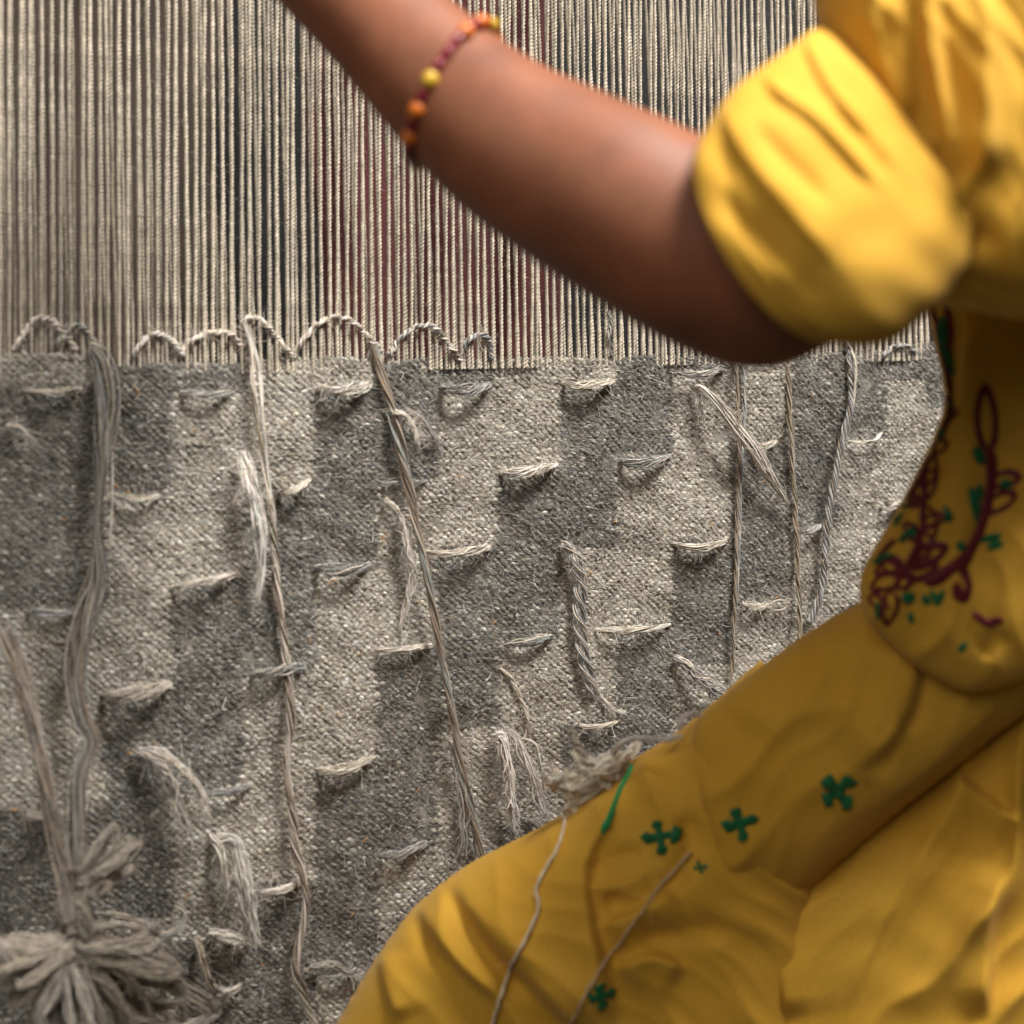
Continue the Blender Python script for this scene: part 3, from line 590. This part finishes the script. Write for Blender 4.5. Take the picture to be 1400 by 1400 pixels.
def loft(stations, na, ns, asp, tilt=0.0, cap=True, folds=(), fixd=False, flatten=0.0):
    """stations: (upper px, lower px, depth). Elliptic sections between both outlines."""
    S = np.array([(a[0], a[1], b[0], b[1], d) for a, b, d in stations], float); S = spline(S, ns)
    Ua = at(S[:, 0], S[:, 1], S[:, 4]); Lb = at(S[:, 2], S[:, 3], S[:, 4]); C = (Ua + Lb) / 2; W = (Ua - Lb) / 2
    ax = np.gradient(C, axis=0); ax /= np.linalg.norm(ax, axis=1, keepdims=True); hw = np.linalg.norm(W, axis=1, keepdims=True)
    Dv = np.cross(ax, W); Dv /= np.linalg.norm(Dv, axis=1, keepdims=True); Dv *= np.where(Dv[:, 1:2] > 0, -1, 1)
    if fixd: Dv = np.tile(np.array([0., -1., 0.]), (ns, 1))
    th = np.linspace(0, 2 * math.pi, na, endpoint=False)
    ct, sn = np.cos(th)[None, :, None], np.sin(th)[None, :, None]
    V = C[:, None] + ct * W[:, None] + sn * (Dv * hw * (asp * (1 - flatten * np.linspace(0, 1, ns)[:, None] ** 1.5)) - ax * tilt * (1 - 1.25 * np.linspace(0, 1, ns))[:, None])[:, None]
    if folds:
        nrm = ct * (W / hw)[:, None] + sn * Dv[:, None]; px, py = to_px(V); V = V + nrm * (fold_disp(px, py, folds) * np.clip(np.sin(th) * 2 + .3, 0, 1)[None])[..., None]
    i = np.arange(ns - 1)[:, None] * na; j = np.arange(na)[None]; k = (j + 1) % na
    Q = np.stack([i + j, i + k, i + na + k, i + na + j], -1).reshape(-1, 4)
    return V.reshape(-1, 3), Q, C, W, Dv

person = empty('person', (0.45, 1.0, HC - .75))
tag(person, 'person in a yellow embroidered tunic reaching one bare forearm across the loom', 'person')
def pchild(o, par=person):
    o.parent = par; o.matrix_parent_inverse = Matrix.Translation(-Vector(person.location)) if par is person else par.matrix_world.inverted(); return o
# arm: from the hand (above the frame) over wrist, forearm and elbow into the shoulder
ARM = [((440, -150), (318, -84), .945), ((480, -118), (338, -48), .93), ((540, -70), (380, 2), .91), ((606, -10), (448, 76), .89), ((672, 44), (532, 178), .87), ((740, 88), (622, 276), .85), ((812, 120), (722, 352), .835),
       ((890, 152), (822, 416), .82), ((962, 186), (912, 468), .815), ((1034, 214), (990, 500), .815), ((1096, 228), (1066, 503), .815), ((1150, 222), (1134, 470), .815), ((1176, 190), (1206, 410), .835), ((1232, 140), (1290, 320), .88), ((1300, 80), (1380, 240), .94), ((1340, 60), (1400, 190), .97)]
Va, Qa, Ca, Wa, Da = loft(ARM, 36, 90, .80)
acc = Acc()
def cap_fan(V, na, first):
    ring = V[:na] if first else V[-na:]; return ring.mean(0)
na = 36; nva = len(Va)
Vall = [Va, cap_fan(Va, na, True)[None], cap_fan(Va, na, False)[None]]
tri = [[nva, (j + 1) % na, j, j] for j in range(na)] + [[nva + 1, nva - na + j, nva - na + (j + 1) % na, nva - na + (j + 1) % na] for j in range(na)]
bm_v = np.vstack(Vall); faces = [list(map(int, f)) for f in Qa] + [f[:3] for f in tri]
# hand
wr = Ca[0]; ax0 = Ca[0] - Ca[4]; ax0 /= np.linalg.norm(ax0); fwd = ax0 * .75 + np.array([-.25, .55, .15]); fwd /= np.linalg.norm(fwd)
side = np.cross(fwd, np.array([.3, -.8, .4])); side /= np.linalg.norm(side); nrm_h = np.cross(side, fwd)
def tubes(P, r, squash=1.0, sides=14, n=24):
    global bm_v, faces
    S = spline(np.array(P), n); R = np.interp(np.linspace(0, 1, n), np.linspace(0, 1, len(r)), r)
    T, B, N_ = frames(S); a = np.linspace(0, 2 * math.pi, sides, endpoint=False)
    if squash != 1.0: B = np.tile(side, (n, 1)); N_ = np.tile(nrm_h, (n, 1))
    V = S[:, None] + R[:, None, None] * (np.cos(a)[None, :, None] * B[:, None] + squash * np.sin(a)[None, :, None] * N_[:, None])
    b = len(bm_v); V = V.reshape(-1, 3)
    fs = [[b + i * sides + j, b + i * sides + (j + 1) % sides, b + (i + 1) * sides + (j + 1) % sides, b + (i + 1) * sides + j] for i in range(n - 1) for j in range(sides)]
    fs += [[b + j for j in range(sides)][::-1], [b + (n - 1) * sides + j for j in range(sides)]]
    bm_v = np.vstack([bm_v, V]); faces += fs
tubes([wr - fwd * .03, wr + fwd * .02, wr + fwd * .06, wr + fwd * .095], [.026, .033, .039, .036], .42)
for s, L, c in ((-.027, .072, .9), (-.009, .082, 1.0), (.009, .078, 1.05), (.026, .062, 1.15)):
    b = wr + fwd * .088 + side * s; d2 = fwd * math.cos(c * .55) - nrm_h * math.sin(c * .55); d3 = fwd * math.cos(c * 1.25) - nrm_h * math.sin(c * 1.25)
    tubes([b - fwd * .02, b, b + fwd * L * .42, b + fwd * L * .42 + d2 * L * .33, b + fwd * L * .42 + d2 * L * .33 + d3 * L * .27], [.0095, .0095, .0088, .0080, .0062])
b = wr + fwd * .03 - side * .024; d1 = fwd * .75 - side * .6 - nrm_h * .25
tubes([b, b + d1 * .028, b + d1 * .052 - nrm_h * .006, b + d1 * .07 + fwd * .008 - nrm_h * .014], [.013, .0118, .0105, .0075])
me = bpy.data.meshes.new('body'); me.from_pydata([tuple(v) for v in bm_v], [], faces); me.update()
body = bpy.data.objects.new('body', me); COL.objects.link(body)
rm = body.modifiers.new('r', 'REMESH'); rm.mode = 'VOXEL'; rm.voxel_size = .0032; rm.use_smooth_shade = True
sm = body.modifiers.new('s', 'SMOOTH'); sm.iterations = 8; sm.factor = .5
dg = bpy.context.evaluated_depsgraph_get(); me2 = bpy.data.meshes.new_from_object(body.evaluated_get(dg)); body.modifiers.clear(); body.data = me2
me2.polygons.foreach_set('use_smooth', np.ones(len(me2.polygons), bool)); me2.materials.clear(); me2.materials.append(M_SKIN)
pchild(body)

# tunic: back and shoulder volume
tunic, s_back = inflate('tunic', [(1080, -160), (1106, -40), (1118, 40), (1150, 150), (1215, 290), (1255, 380), (1275, 415), (1330, 425), (1420, 440), (1560, 440), (1660, 300), (1660, -160), (1360, -220)],
    lambda x, y: .865 - .00003 * (x - 1250), .095, .12, M_YEL, None,
    [([(1180, -60), (1188, 40), (1192, 110), (1178, 190)], 40, .010, 1), ([(1176, -40), (1184, 50), (1188, 110), (1180, 170)], 12, -.012), ([(1256, -60), (1272, 60), (1294, 150), (1304, 250)], 60, .013, -1), ([(1280, -40), (1290, 60), (1304, 150), (1308, 230)], 16, -.012), ([(1222, -30), (1232, 80), (1240, 180)], 20, .010), ([(1335, -20), (1350, 100), (1345, 260)], 28, .010),
     ([(1140, 60), (1160, 110)], 10, -.006), ([(1240, 240), (1300, 300), (1372, 340)], 18, -.010), ([(1300, 370), (1372, 400), (1450, 410)], 14, -.012)], wr=[(82, 75, .009, 1.3), (70, 40, .002, 2.9)])
pchild(tunic); tunic['label'] = 'yellow cotton tunic'
bpy.context.view_layer.update()
def sub(o): return pchild(o, tunic)
fp, s_front = inflate('front_panel', [(1262, 340), (1264, 405), (1277, 470), (1290, 545), (1276, 595), (1250, 650), (1216, 712), (1180, 775), (1174, 812), (1186, 850), (1222, 890), (1270, 925), (1320, 948), (1380, 938), (1480, 905), (1660, 880), (1660, 340), (1440, 300)],
    lambda x, y: 1.02 - .00002 * (x - 1250), .055, .05, M_YEL, None, power=.3, folds=
    [([(1300, 400), (1305, 480), (1300, 560)], 10, -.010), ([(1320, 430), (1318, 560), (1300, 680), (1270, 760)], 26, .008), ([(1380, 560), (1345, 700), (1300, 830)], 22, -.006), ([(1372, 860), (1340, 900)], 14, -.008)], wr=[(105, 80, .006, .4), (60, 45, .002, 1.9)])
sub(fp)
sk, s_skirt = inflate('skirt_panel', [(1230, 800), (1172, 824), (1116, 856), (1056, 898), (1000, 942), (956, 980), (941, 1022), (937, 1085), (950, 1155), (984, 1246), (1050, 1240), (1106, 1218), (1172, 1160), (1240, 1104), (1306, 1054), (1372, 1000), (1470, 940), (1640, 880), (1640, 700), (1400, 740)],
    lambda x, y: 1.113 - .00008 * (x - 950), .07, .045, M_YEL, None,
    [([(1246, 850), (1250, 930), (1222, 1000), (1165, 1056)], 60, .014, 1), ([(1256, 880), (1258, 940), (1230, 1010)], 16, -.012), ([(1372, 950), (1320, 1010), (1250, 1068), (1185, 1110)], 50, .010, 1), ([(1300, 900), (1340, 940)], 20, -.008), ([(1182, 1066), (1206, 1100)], 9, -.003),
     ([(956, 1040), (972, 1130), (1000, 1220)], 40, .008, -1), ([(1120, 880), (1060, 930), (1000, 990)], 50, .007)], wr=[(-38, 95, .0045, 2.2), (-60, 50, .0025, .7)])
sub(sk)
SLV = [((966, 192), (1140, 464), .785), ((978, 158), (1186, 470), .785), ((1006, 118), (1232, 458), .785), ((1044, 90), (1288, 408), .79), ((1082, 62), (1328, 356), .795), ((1112, 40), (1348, 328), .805), ((1132, 44), (1345, 318), .85), ((1150, 80), (1320, 290), .90)]
SF = [([(990, 186), (1000, 264), (1036, 347), (1090, 412), (1152, 448)], 5, -.0016), ([(992, 140), (1004, 190), (1040, 245), (1095, 310), (1140, 360)], 34, .0050, -1), ([(1040, 96), (1066, 130), (1115, 165), (1165, 215), (1205, 262)], 32, .0050, -1), ([(1100, 48), (1116, 85), (1140, 130), (1190, 190)], 26, .0045, -1),
      ([(1028, 165), (1060, 205), (1105, 250), (1135, 280)], 15, -.0050), ([(982, 252), (1012, 300), (1055, 340), (1078, 380)], 15, -.005), ([(1140, 140), (1175, 190), (1220, 245)], 11, -.004)]
Vs, Qs, Cs, Ws, Ds = loft(SLV, 96, 90, .70, .030, folds=SF, fixd=True, flatten=.55)
# the sleeve is an open tube: give it a cloth thickness
ctr = np.repeat(Cs, 96, 0); inn = ctr + (Vs - ctr) * .965; nn = len(Vs)
rim = [[j, nn + j, nn + (j + 1) % 96, (j + 1) % 96] for j in range(96)]
slv = mesh_obj('sleeve', np.vstack([Vs, inn]), np.vstack([Qs, Qs[:, ::-1] + nn, np.array(rim)]), M_YEL); sub(slv)
trs, s_knee = inflate('trousers', [(1040, 900), (956, 976), (900, 1016), (860, 1041), (815, 1080), (770, 1112), (715, 1142), (650, 1175), (602, 1208), (560, 1246), (522, 1296), (490, 1346), (458, 1402), (400, 1520), (560, 1600), (900, 1600), (1080, 1500), (1120, 1300), (1120, 1000)],
    lambda x, y: 1.185 - .00010 * (x - 650), .10, .035, M_YEL, None,
    [([(622, 1186), (640, 1235), (690, 1300), (760, 1370), (820, 1430)], 60, .016, -1), ([(612, 1196), (628, 1240), (675, 1305), (745, 1372)], 17, -.012), ([(575, 1230), (590, 1270), (630, 1318), (690, 1372)], 34, .011, -1), ([(566, 1240), (580, 1284), (615, 1330)], 13, -.009), ([(520, 1296), (526, 1340), (545, 1400)], 28, .010, -1),
     ([(858, 1060), (826, 1120), (796, 1180), (800, 1250), (815, 1320), (836, 1420)], 70, .015, 1), ([(808, 1190), (840, 1176), (880, 1164)], 12, -.008), ([(806, 1215), (850, 1208), (890, 1190)], 26, .008, 1), ([(818, 1270), (870, 1250), (930, 1215)], 40, .012, 1), ([(826, 1235), (856, 1228)], 14, -.008),
     ([(870, 1078), (915, 1056), (945, 1036)], 9, -.004), ([(944, 1100), (940, 1170), (905, 1230)], 18, -.012), ([(860, 1285), (930, 1275), (1000, 1270)], 18, -.016), ([(840, 1330), (890, 1310), (940, 1330)], 40, .012, 1)], wr=[(48, 85, .009, 1.1), (20, 45, .002, 2.4)])
pchild(trs); trs['label'] = 'yellow cotton trousers over a bent knee'
bpy.context.view_layer.update()
low, s_low = inflate('trouser_fold', [(960, 1290), (1000, 1200), (1100, 1170), (1200, 1090), (1320, 1000), (1400, 940), (1640, 850), (1700, 1200), (1640, 1600), (1000, 1600), (920, 1420)],
    lambda x, y: 1.15 - .00006 * (x - 1000), .075, .05, M_YEL, None,
    [([(1086, 1220), (1046, 1290), (1000, 1370)], 46, .014, 1), ([(1070, 1235), (1030, 1300), (990, 1365)], 15, -.014), ([(1040, 1250), (1062, 1310), (1078, 1400)], 40, .012, -1), ([(1300, 1090), (1260, 1170), (1210, 1260), (1150, 1400)], 22, .0035, 1), ([(1376, 1180), (1352, 1260), (1346, 1400)], 50, .012, 1), ([(1290, 1050), (1340, 1090), (1400, 1130)], 40, .010, 1), ([(950, 1385), (1050, 1396)], 14, -.014)], wr=[(-58, 105, .012, .9), (-75, 50, .0025, 1.7)])
pchild(low, trs)

# embroidery lying on the cloth
def stitch(name, strokes, surf, mat, par, lift=.0, gain=1.0):
    a = Acc()
    for P, wd in strokes:
        n = max(8, int(6 * len(P))); C = surf.clamp(spline(np.array(P, float), n), wd * gain * .5 + 2); D = surf(C[:, 0], C[:, 1]) - lift
        pts = at(C[:, 0], C[:, 1], D); t = np.linspace(0, 1, n); a.tube(pts, wd * gain / F * D.mean() * .5 * (np.sqrt(np.clip(np.sin(math.pi * t), .02, 1)) if 'leaf' in name else np.clip(np.minimum(t, 1 - t) * 8 + .35, 0, 1)), (1, 1, 1), 8, .3)
    o = a.build(name, mat); pchild(o, par); return o
def petal(x, y, ang, L, W):
    c, s = math.cos(ang), math.sin(ang); pts = [(0, 0), (L * .3, W * .5), (L * .7, W * .5), (L, 0), (L * .7, -W * .5), (L * .3, -W * .5), (0, 0)]
    return [(x + a * c - b * s, y + a * s + b * c) for a, b in pts]
def cross(x, y, ang, sz, surf, par):
    st_ = []
    for k in range(4):
        a = ang + math.pi / 4 + k * math.pi / 2; r = sz * .60; cx, cy = x + r * math.cos(a), y + r * math.sin(a) * .92; b = a + .5 * RNG.normal()
        st_.append(([(cx - .2 * sz * math.cos(b), cy - .2 * sz * math.sin(b)), (cx + .2 * sz * math.cos(b), cy + .2 * sz * math.sin(b))], sz * .80))
        st_.append(([(x, y), (x + .5 * sz * math.cos(a), y + .5 * sz * math.sin(a))], sz * .55))
    st_.append(([(x - sz * .2, y), (x + sz * .2, y)], sz * .3))
    stitch('embroidered_cross', st_, surf, M_GREEN, par)
cross(1146, 1080, .1, 33, s_skirt, tunic); cross(1014, 1126, .5, 31, s_skirt, tunic); cross(905, 1145, -.95, 31, s_knee, trs); cross(822, 1362, .6, 22, s_knee, trs); cross(958, 1186, -1.1, 12, s_knee, trs)
stitch('embroidered_seam', [([(868, 1036), (862, 1056), (850, 1078), (842, 1098), (834, 1118), (823, 1140)], 13)], s_knee, simple('bright_green_thread', (.012, .30, .10), .5, .25, 700), trs)
red = [([(1290, 412), (1302, 440), (1300, 480), (1286, 530)], 7), ([(1276, 410), (1272, 440), (1282, 500)], 7), ([(1300, 540), (1296, 570), (1280, 604)], 7), ([(1330, 836), (1350, 850), (1372, 848)], 6), (petal(1345, 700, -.5, 50, 18), 5), (petal(1356, 660, -.2, 40, 16), 5), ([(1284, 440), (1282, 490), (1284, 530)], 8), ([(1264, 622), (1252, 650), (1244, 684)], 6), (petal(1268, 686, -1.42, 64, 16), 5), (petal(1266, 688, 1.35, 48, 17), 5), ([(1268, 630), (1266, 680), (1262, 735)], 6), ([(1240, 694), (1256, 684), (1272, 676)], 6),
       (petal(1240, 772, -.42, 60, 20), 6), (petal(1234, 790, -.40, 52, 18), 5), (petal(1236, 768, 2.75, 40, 16), 5), (petal(1232, 788, 2.75, 42, 18), 5), (petal(1222, 806, 1.75, 46, 18), 5), ([(1262, 735), (1248, 762), (1236, 784), (1226, 806)], 7), ([(1226, 738), (1212, 752), (1200, 768)], 7), ([(1290, 752), (1296, 744)], 6),
       (petal(1352, 622, -1.62, 92, 22), 6), ([(1352, 610), (1358, 650), (1350, 700), (1336, 740), (1312, 772), (1278, 792), (1260, 790)], 11), ([(1314, 774), (1326, 798), (1322, 815), (1310, 812), (1308, 796)], 8)]
chain = spline(np.array([(1286, 545), (1272, 610), (1258, 660), (1264, 712), (1250, 752), (1232, 790), (1216, 830)], float), 13)
for k, (cx_, cy_) in enumerate(chain): red.append((petal(cx_, cy_, (-.5 if k % 2 else -2.5) + .3 * math.sin(k), 30, 13), 4.5))
for k_ in red: stitch('embroidered_petal' if len(k_[0]) > 6 else 'embroidered_stem', [k_], s_front, M_RED, tunic, gain=2.3)
grn = [([(1290, 575), (1286, 605)], 8), ([(1332, 610), (1345, 635)], 9), ([(1326, 665), (1334, 690), (1336, 715)], 9), ([(1290, 690), (1300, 706), (1286, 712)], 8), ([(1232, 742), (1246, 730), (1252, 732)], 12), ([(1192, 772), (1210, 764), (1224, 758)], 9), ([(1204, 728), (1214, 718), (1222, 706)], 8),
       ([(1310, 752), (1318, 742)], 9), ([(1232, 814), (1252, 818)], 10), ([(1272, 806), (1284, 820), (1292, 806)], 9), ([(1202, 822), (1202, 846)], 8), ([(1340, 742), (1370, 732)], 8), ([(1370, 668), (1385, 660)], 12), ([(1312, 892), (1322, 878)], 7), ([(1289, 430), (1293, 460), (1288, 500)], 15), ([(1290, 540), (1284, 570)], 8), ([(1226, 700), (1234, 690)], 7), ([(1262, 812), (1272, 826)], 8), ([(1336, 690), (1340, 660)], 8), ([(1350, 752), (1372, 742)], 9), ([(1244, 836), (1250, 852)], 7)]
for k_ in grn: stitch('embroidered_leaf', [k_], s_front, M_GREEN, tunic, gain=2.1)

# ------------------------------------------------------------------ bracelet on the forearm
brl = empty('bracelet', tuple(at(612, 112, .87))); tag(brl, 'dark red beaded bracelet with yellow and orange beads round the forearm', 'bracelet')
sc_ = (Ca[:, None] * 1.0); pxc, pyc = to_px(Ca); i0 = int(np.argmin(np.hypot(pxc - 640, pyc - 138)))
th = np.linspace(0, 2 * math.pi, 61)[:-1]; hw = np.linalg.norm(Wa[i0])
axb = Ca[i0 + 1] - Ca[i0]; axb /= np.linalg.norm(axb)
ring = np.stack([Ca[i0] + 1.03 * (math.cos(t) * Wa[i0] + math.sin(t) * (Da[i0] * hw * .80)) + axb * (.004 * math.sin(t) - .004 - .0085 * (1 + math.cos(t))) for t in th])
a = Acc(); a.tube(np.vstack([ring, ring[:2]]), .0026, (1, 1, 1), 8); o = a.build('cord', M_BEADR); o.parent = brl; o.matrix_parent_inverse = Matrix.Translation(-Vector(brl.location))
uu_, vv_ = np.meshgrid(np.linspace(0, 2 * math.pi, 17)[:-1], np.linspace(0, math.pi, 10))
def bead(c, d, rx, rl, mat):
    d = d / np.linalg.norm(d); s1 = np.cross(d, UP); s1 /= np.linalg.norm(s1); s2 = np.cross(d, s1)
    V = c + rx * np.sin(vv_)[..., None] * (np.cos(uu_)[..., None] * s1 + np.sin(uu_)[..., None] * s2) + rl * np.cos(vv_)[..., None] * d
    i = np.arange(9)[:, None] * 16; j = np.arange(16)[None]; k = (j + 1) % 16
    o = mesh_obj('bead', V.reshape(-1, 3), np.stack([i + j, i + k, i + 16 + k, i + 16 + j], -1).reshape(-1, 4), mat); o.parent = brl; o.matrix_parent_inverse = Matrix.Translation(-Vector(brl.location))
seq = [M_BEADY, M_BEADR, M_BEADR, M_BEADO, M_BEADR, M_BEADY, M_BEADR, M_BEADR]
for k in range(30):
    i = k * 2; mt = seq[k % 8] if k % 2 == 0 else M_BEADR
    if k % 2 == 0: mt = [M_BEADY, M_BEADO, M_BEADO, M_BEADR][(k // 2) % 4]
    big = mt is not M_BEADR
    bead(ring[i], ring[(i + 1) % 60] - ring[i - 1], .0045 if big else .0031, .0056 if big else .0042, mt)

# ------------------------------------------------------------------ yarn on the lap
def lap_yarn(name, label, strands):
    a = Acc()
    for P, dep, R, ns, r0, cols, kw in strands:
        P = np.array(P, float); d = np.interp(np.linspace(0, 1, len(P)), np.linspace(0, 1, len(dep)), dep); bundle(a, at(P[:, 0], P[:, 1], d), R, ns, r0, cols, **kw)
    return tag(a.build(name, M_YARN), label, 'yarn')
tang = []
curls = [[(752, 1078), (766, 1062), (786, 1060), (796, 1074), (784, 1088), (768, 1082)], [(772, 1090), (790, 1066), (812, 1050), (832, 1054), (836, 1068), (818, 1078)], [(786, 1040), (804, 1046), (822, 1062), (812, 1082), (794, 1078)], [(800, 1086), (822, 1064), (846, 1042), (866, 1030), (872, 1016)],
         [(760, 1066), (780, 1078), (806, 1070), (828, 1050), (846, 1052)], [(776, 1050), (774, 1068), (790, 1090), (802, 1094)], [(806, 1056), (826, 1036), (848, 1030), (856, 1042), (840, 1056), (822, 1066)], [(744, 1068), (764, 1074), (776, 1064)], [(790, 1096), (776, 1104), (772, 1118)], [(812, 1046), (818, 1066), (834, 1076)]]
curls += [[(x + RNG.normal(0, 9), y + RNG.normal(0, 7) - 3) for x, y in c_] for c_ in curls]
for P_ in curls:
    dz = RNG.uniform(-.02, .012, 3)
    tang.append((P_, [1.135 + dz[0], 1.125 + dz[1], 1.135 + dz[2]],   .0021, 14, .00045, [(.70, .60, .47), (.60, .50, .37), (.74, .66, .54)], dict(n=44, twist=.12, loose=.35, fuzz=9, taper=False)))
tang += [([(780, 996), (786, 1015), (800, 1036), (816, 1052)], [1.12, 1.13], .0026, 12, .0006, [CREAM, BEIGE], dict(n=30, twist=.2, fuzz=20)), ([(836, 1046), (842, 1022), (862, 1012), (895, 1010), (935, 1008)], [1.13, 1.11, 1.08], .0020, 10, .0006, [CREAM, PALE], dict(n=40, twist=.2, fuzz=20)),
         ([(740, 1060), (760, 1072), (790, 1078)], [1.14, 1.15], .0016, 8, .0006, [BEIGE, CREAM], dict(n=30, twist=.2, fuzz=20)), ([(928, 998), (934, 984), (948, 976), (960, 980)], [1.1, 1.1], .0018, 8, .0006, [CREAM, PALE], dict(n=30, twist=.2, fuzz=16))]
lap_yarn('yarn_tangle', 'tangle of beige wool yarn caught on the knee beside the green seam', tang)
def over_knee(P, lift=.004):
    C = spline(np.array(P, float), 30); return [tuple(c) for c in C], list(s_knee(C[:, 0], C[:, 1]) - lift)
P1, D1 = over_knee([(800, 1080), (776, 1098), (771, 1128), (762, 1160), (744, 1190), (733, 1216), (736, 1240), (722, 1276), (704, 1310), (690, 1345), (670, 1410)])
lap_yarn('loose_thread', 'thin beige thread running down the yellow knee from the tangle', [(P1, D1, .0011, 8, .0004, [(.74, .62, .44), (.66, .54, .37)], dict(n=80, twist=.3, fuzz=30, taper=False))])
P2, D2 = over_knee([(945, 1165), (915, 1196), (885, 1235), (850, 1285), (820, 1325), (780, 1400)])
lap_yarn('loose_thread', 'faint brownish thread crossing the shaded trouser folds near a green cross', [(P2, D2, .0009, 6, .0004, [(.60, .45, .25), (.52, .38, .20)], dict(n=80, twist=.3, fuzz=20, taper=False))])
print('objects', len(bpy.data.objects), 'warps', cnt)
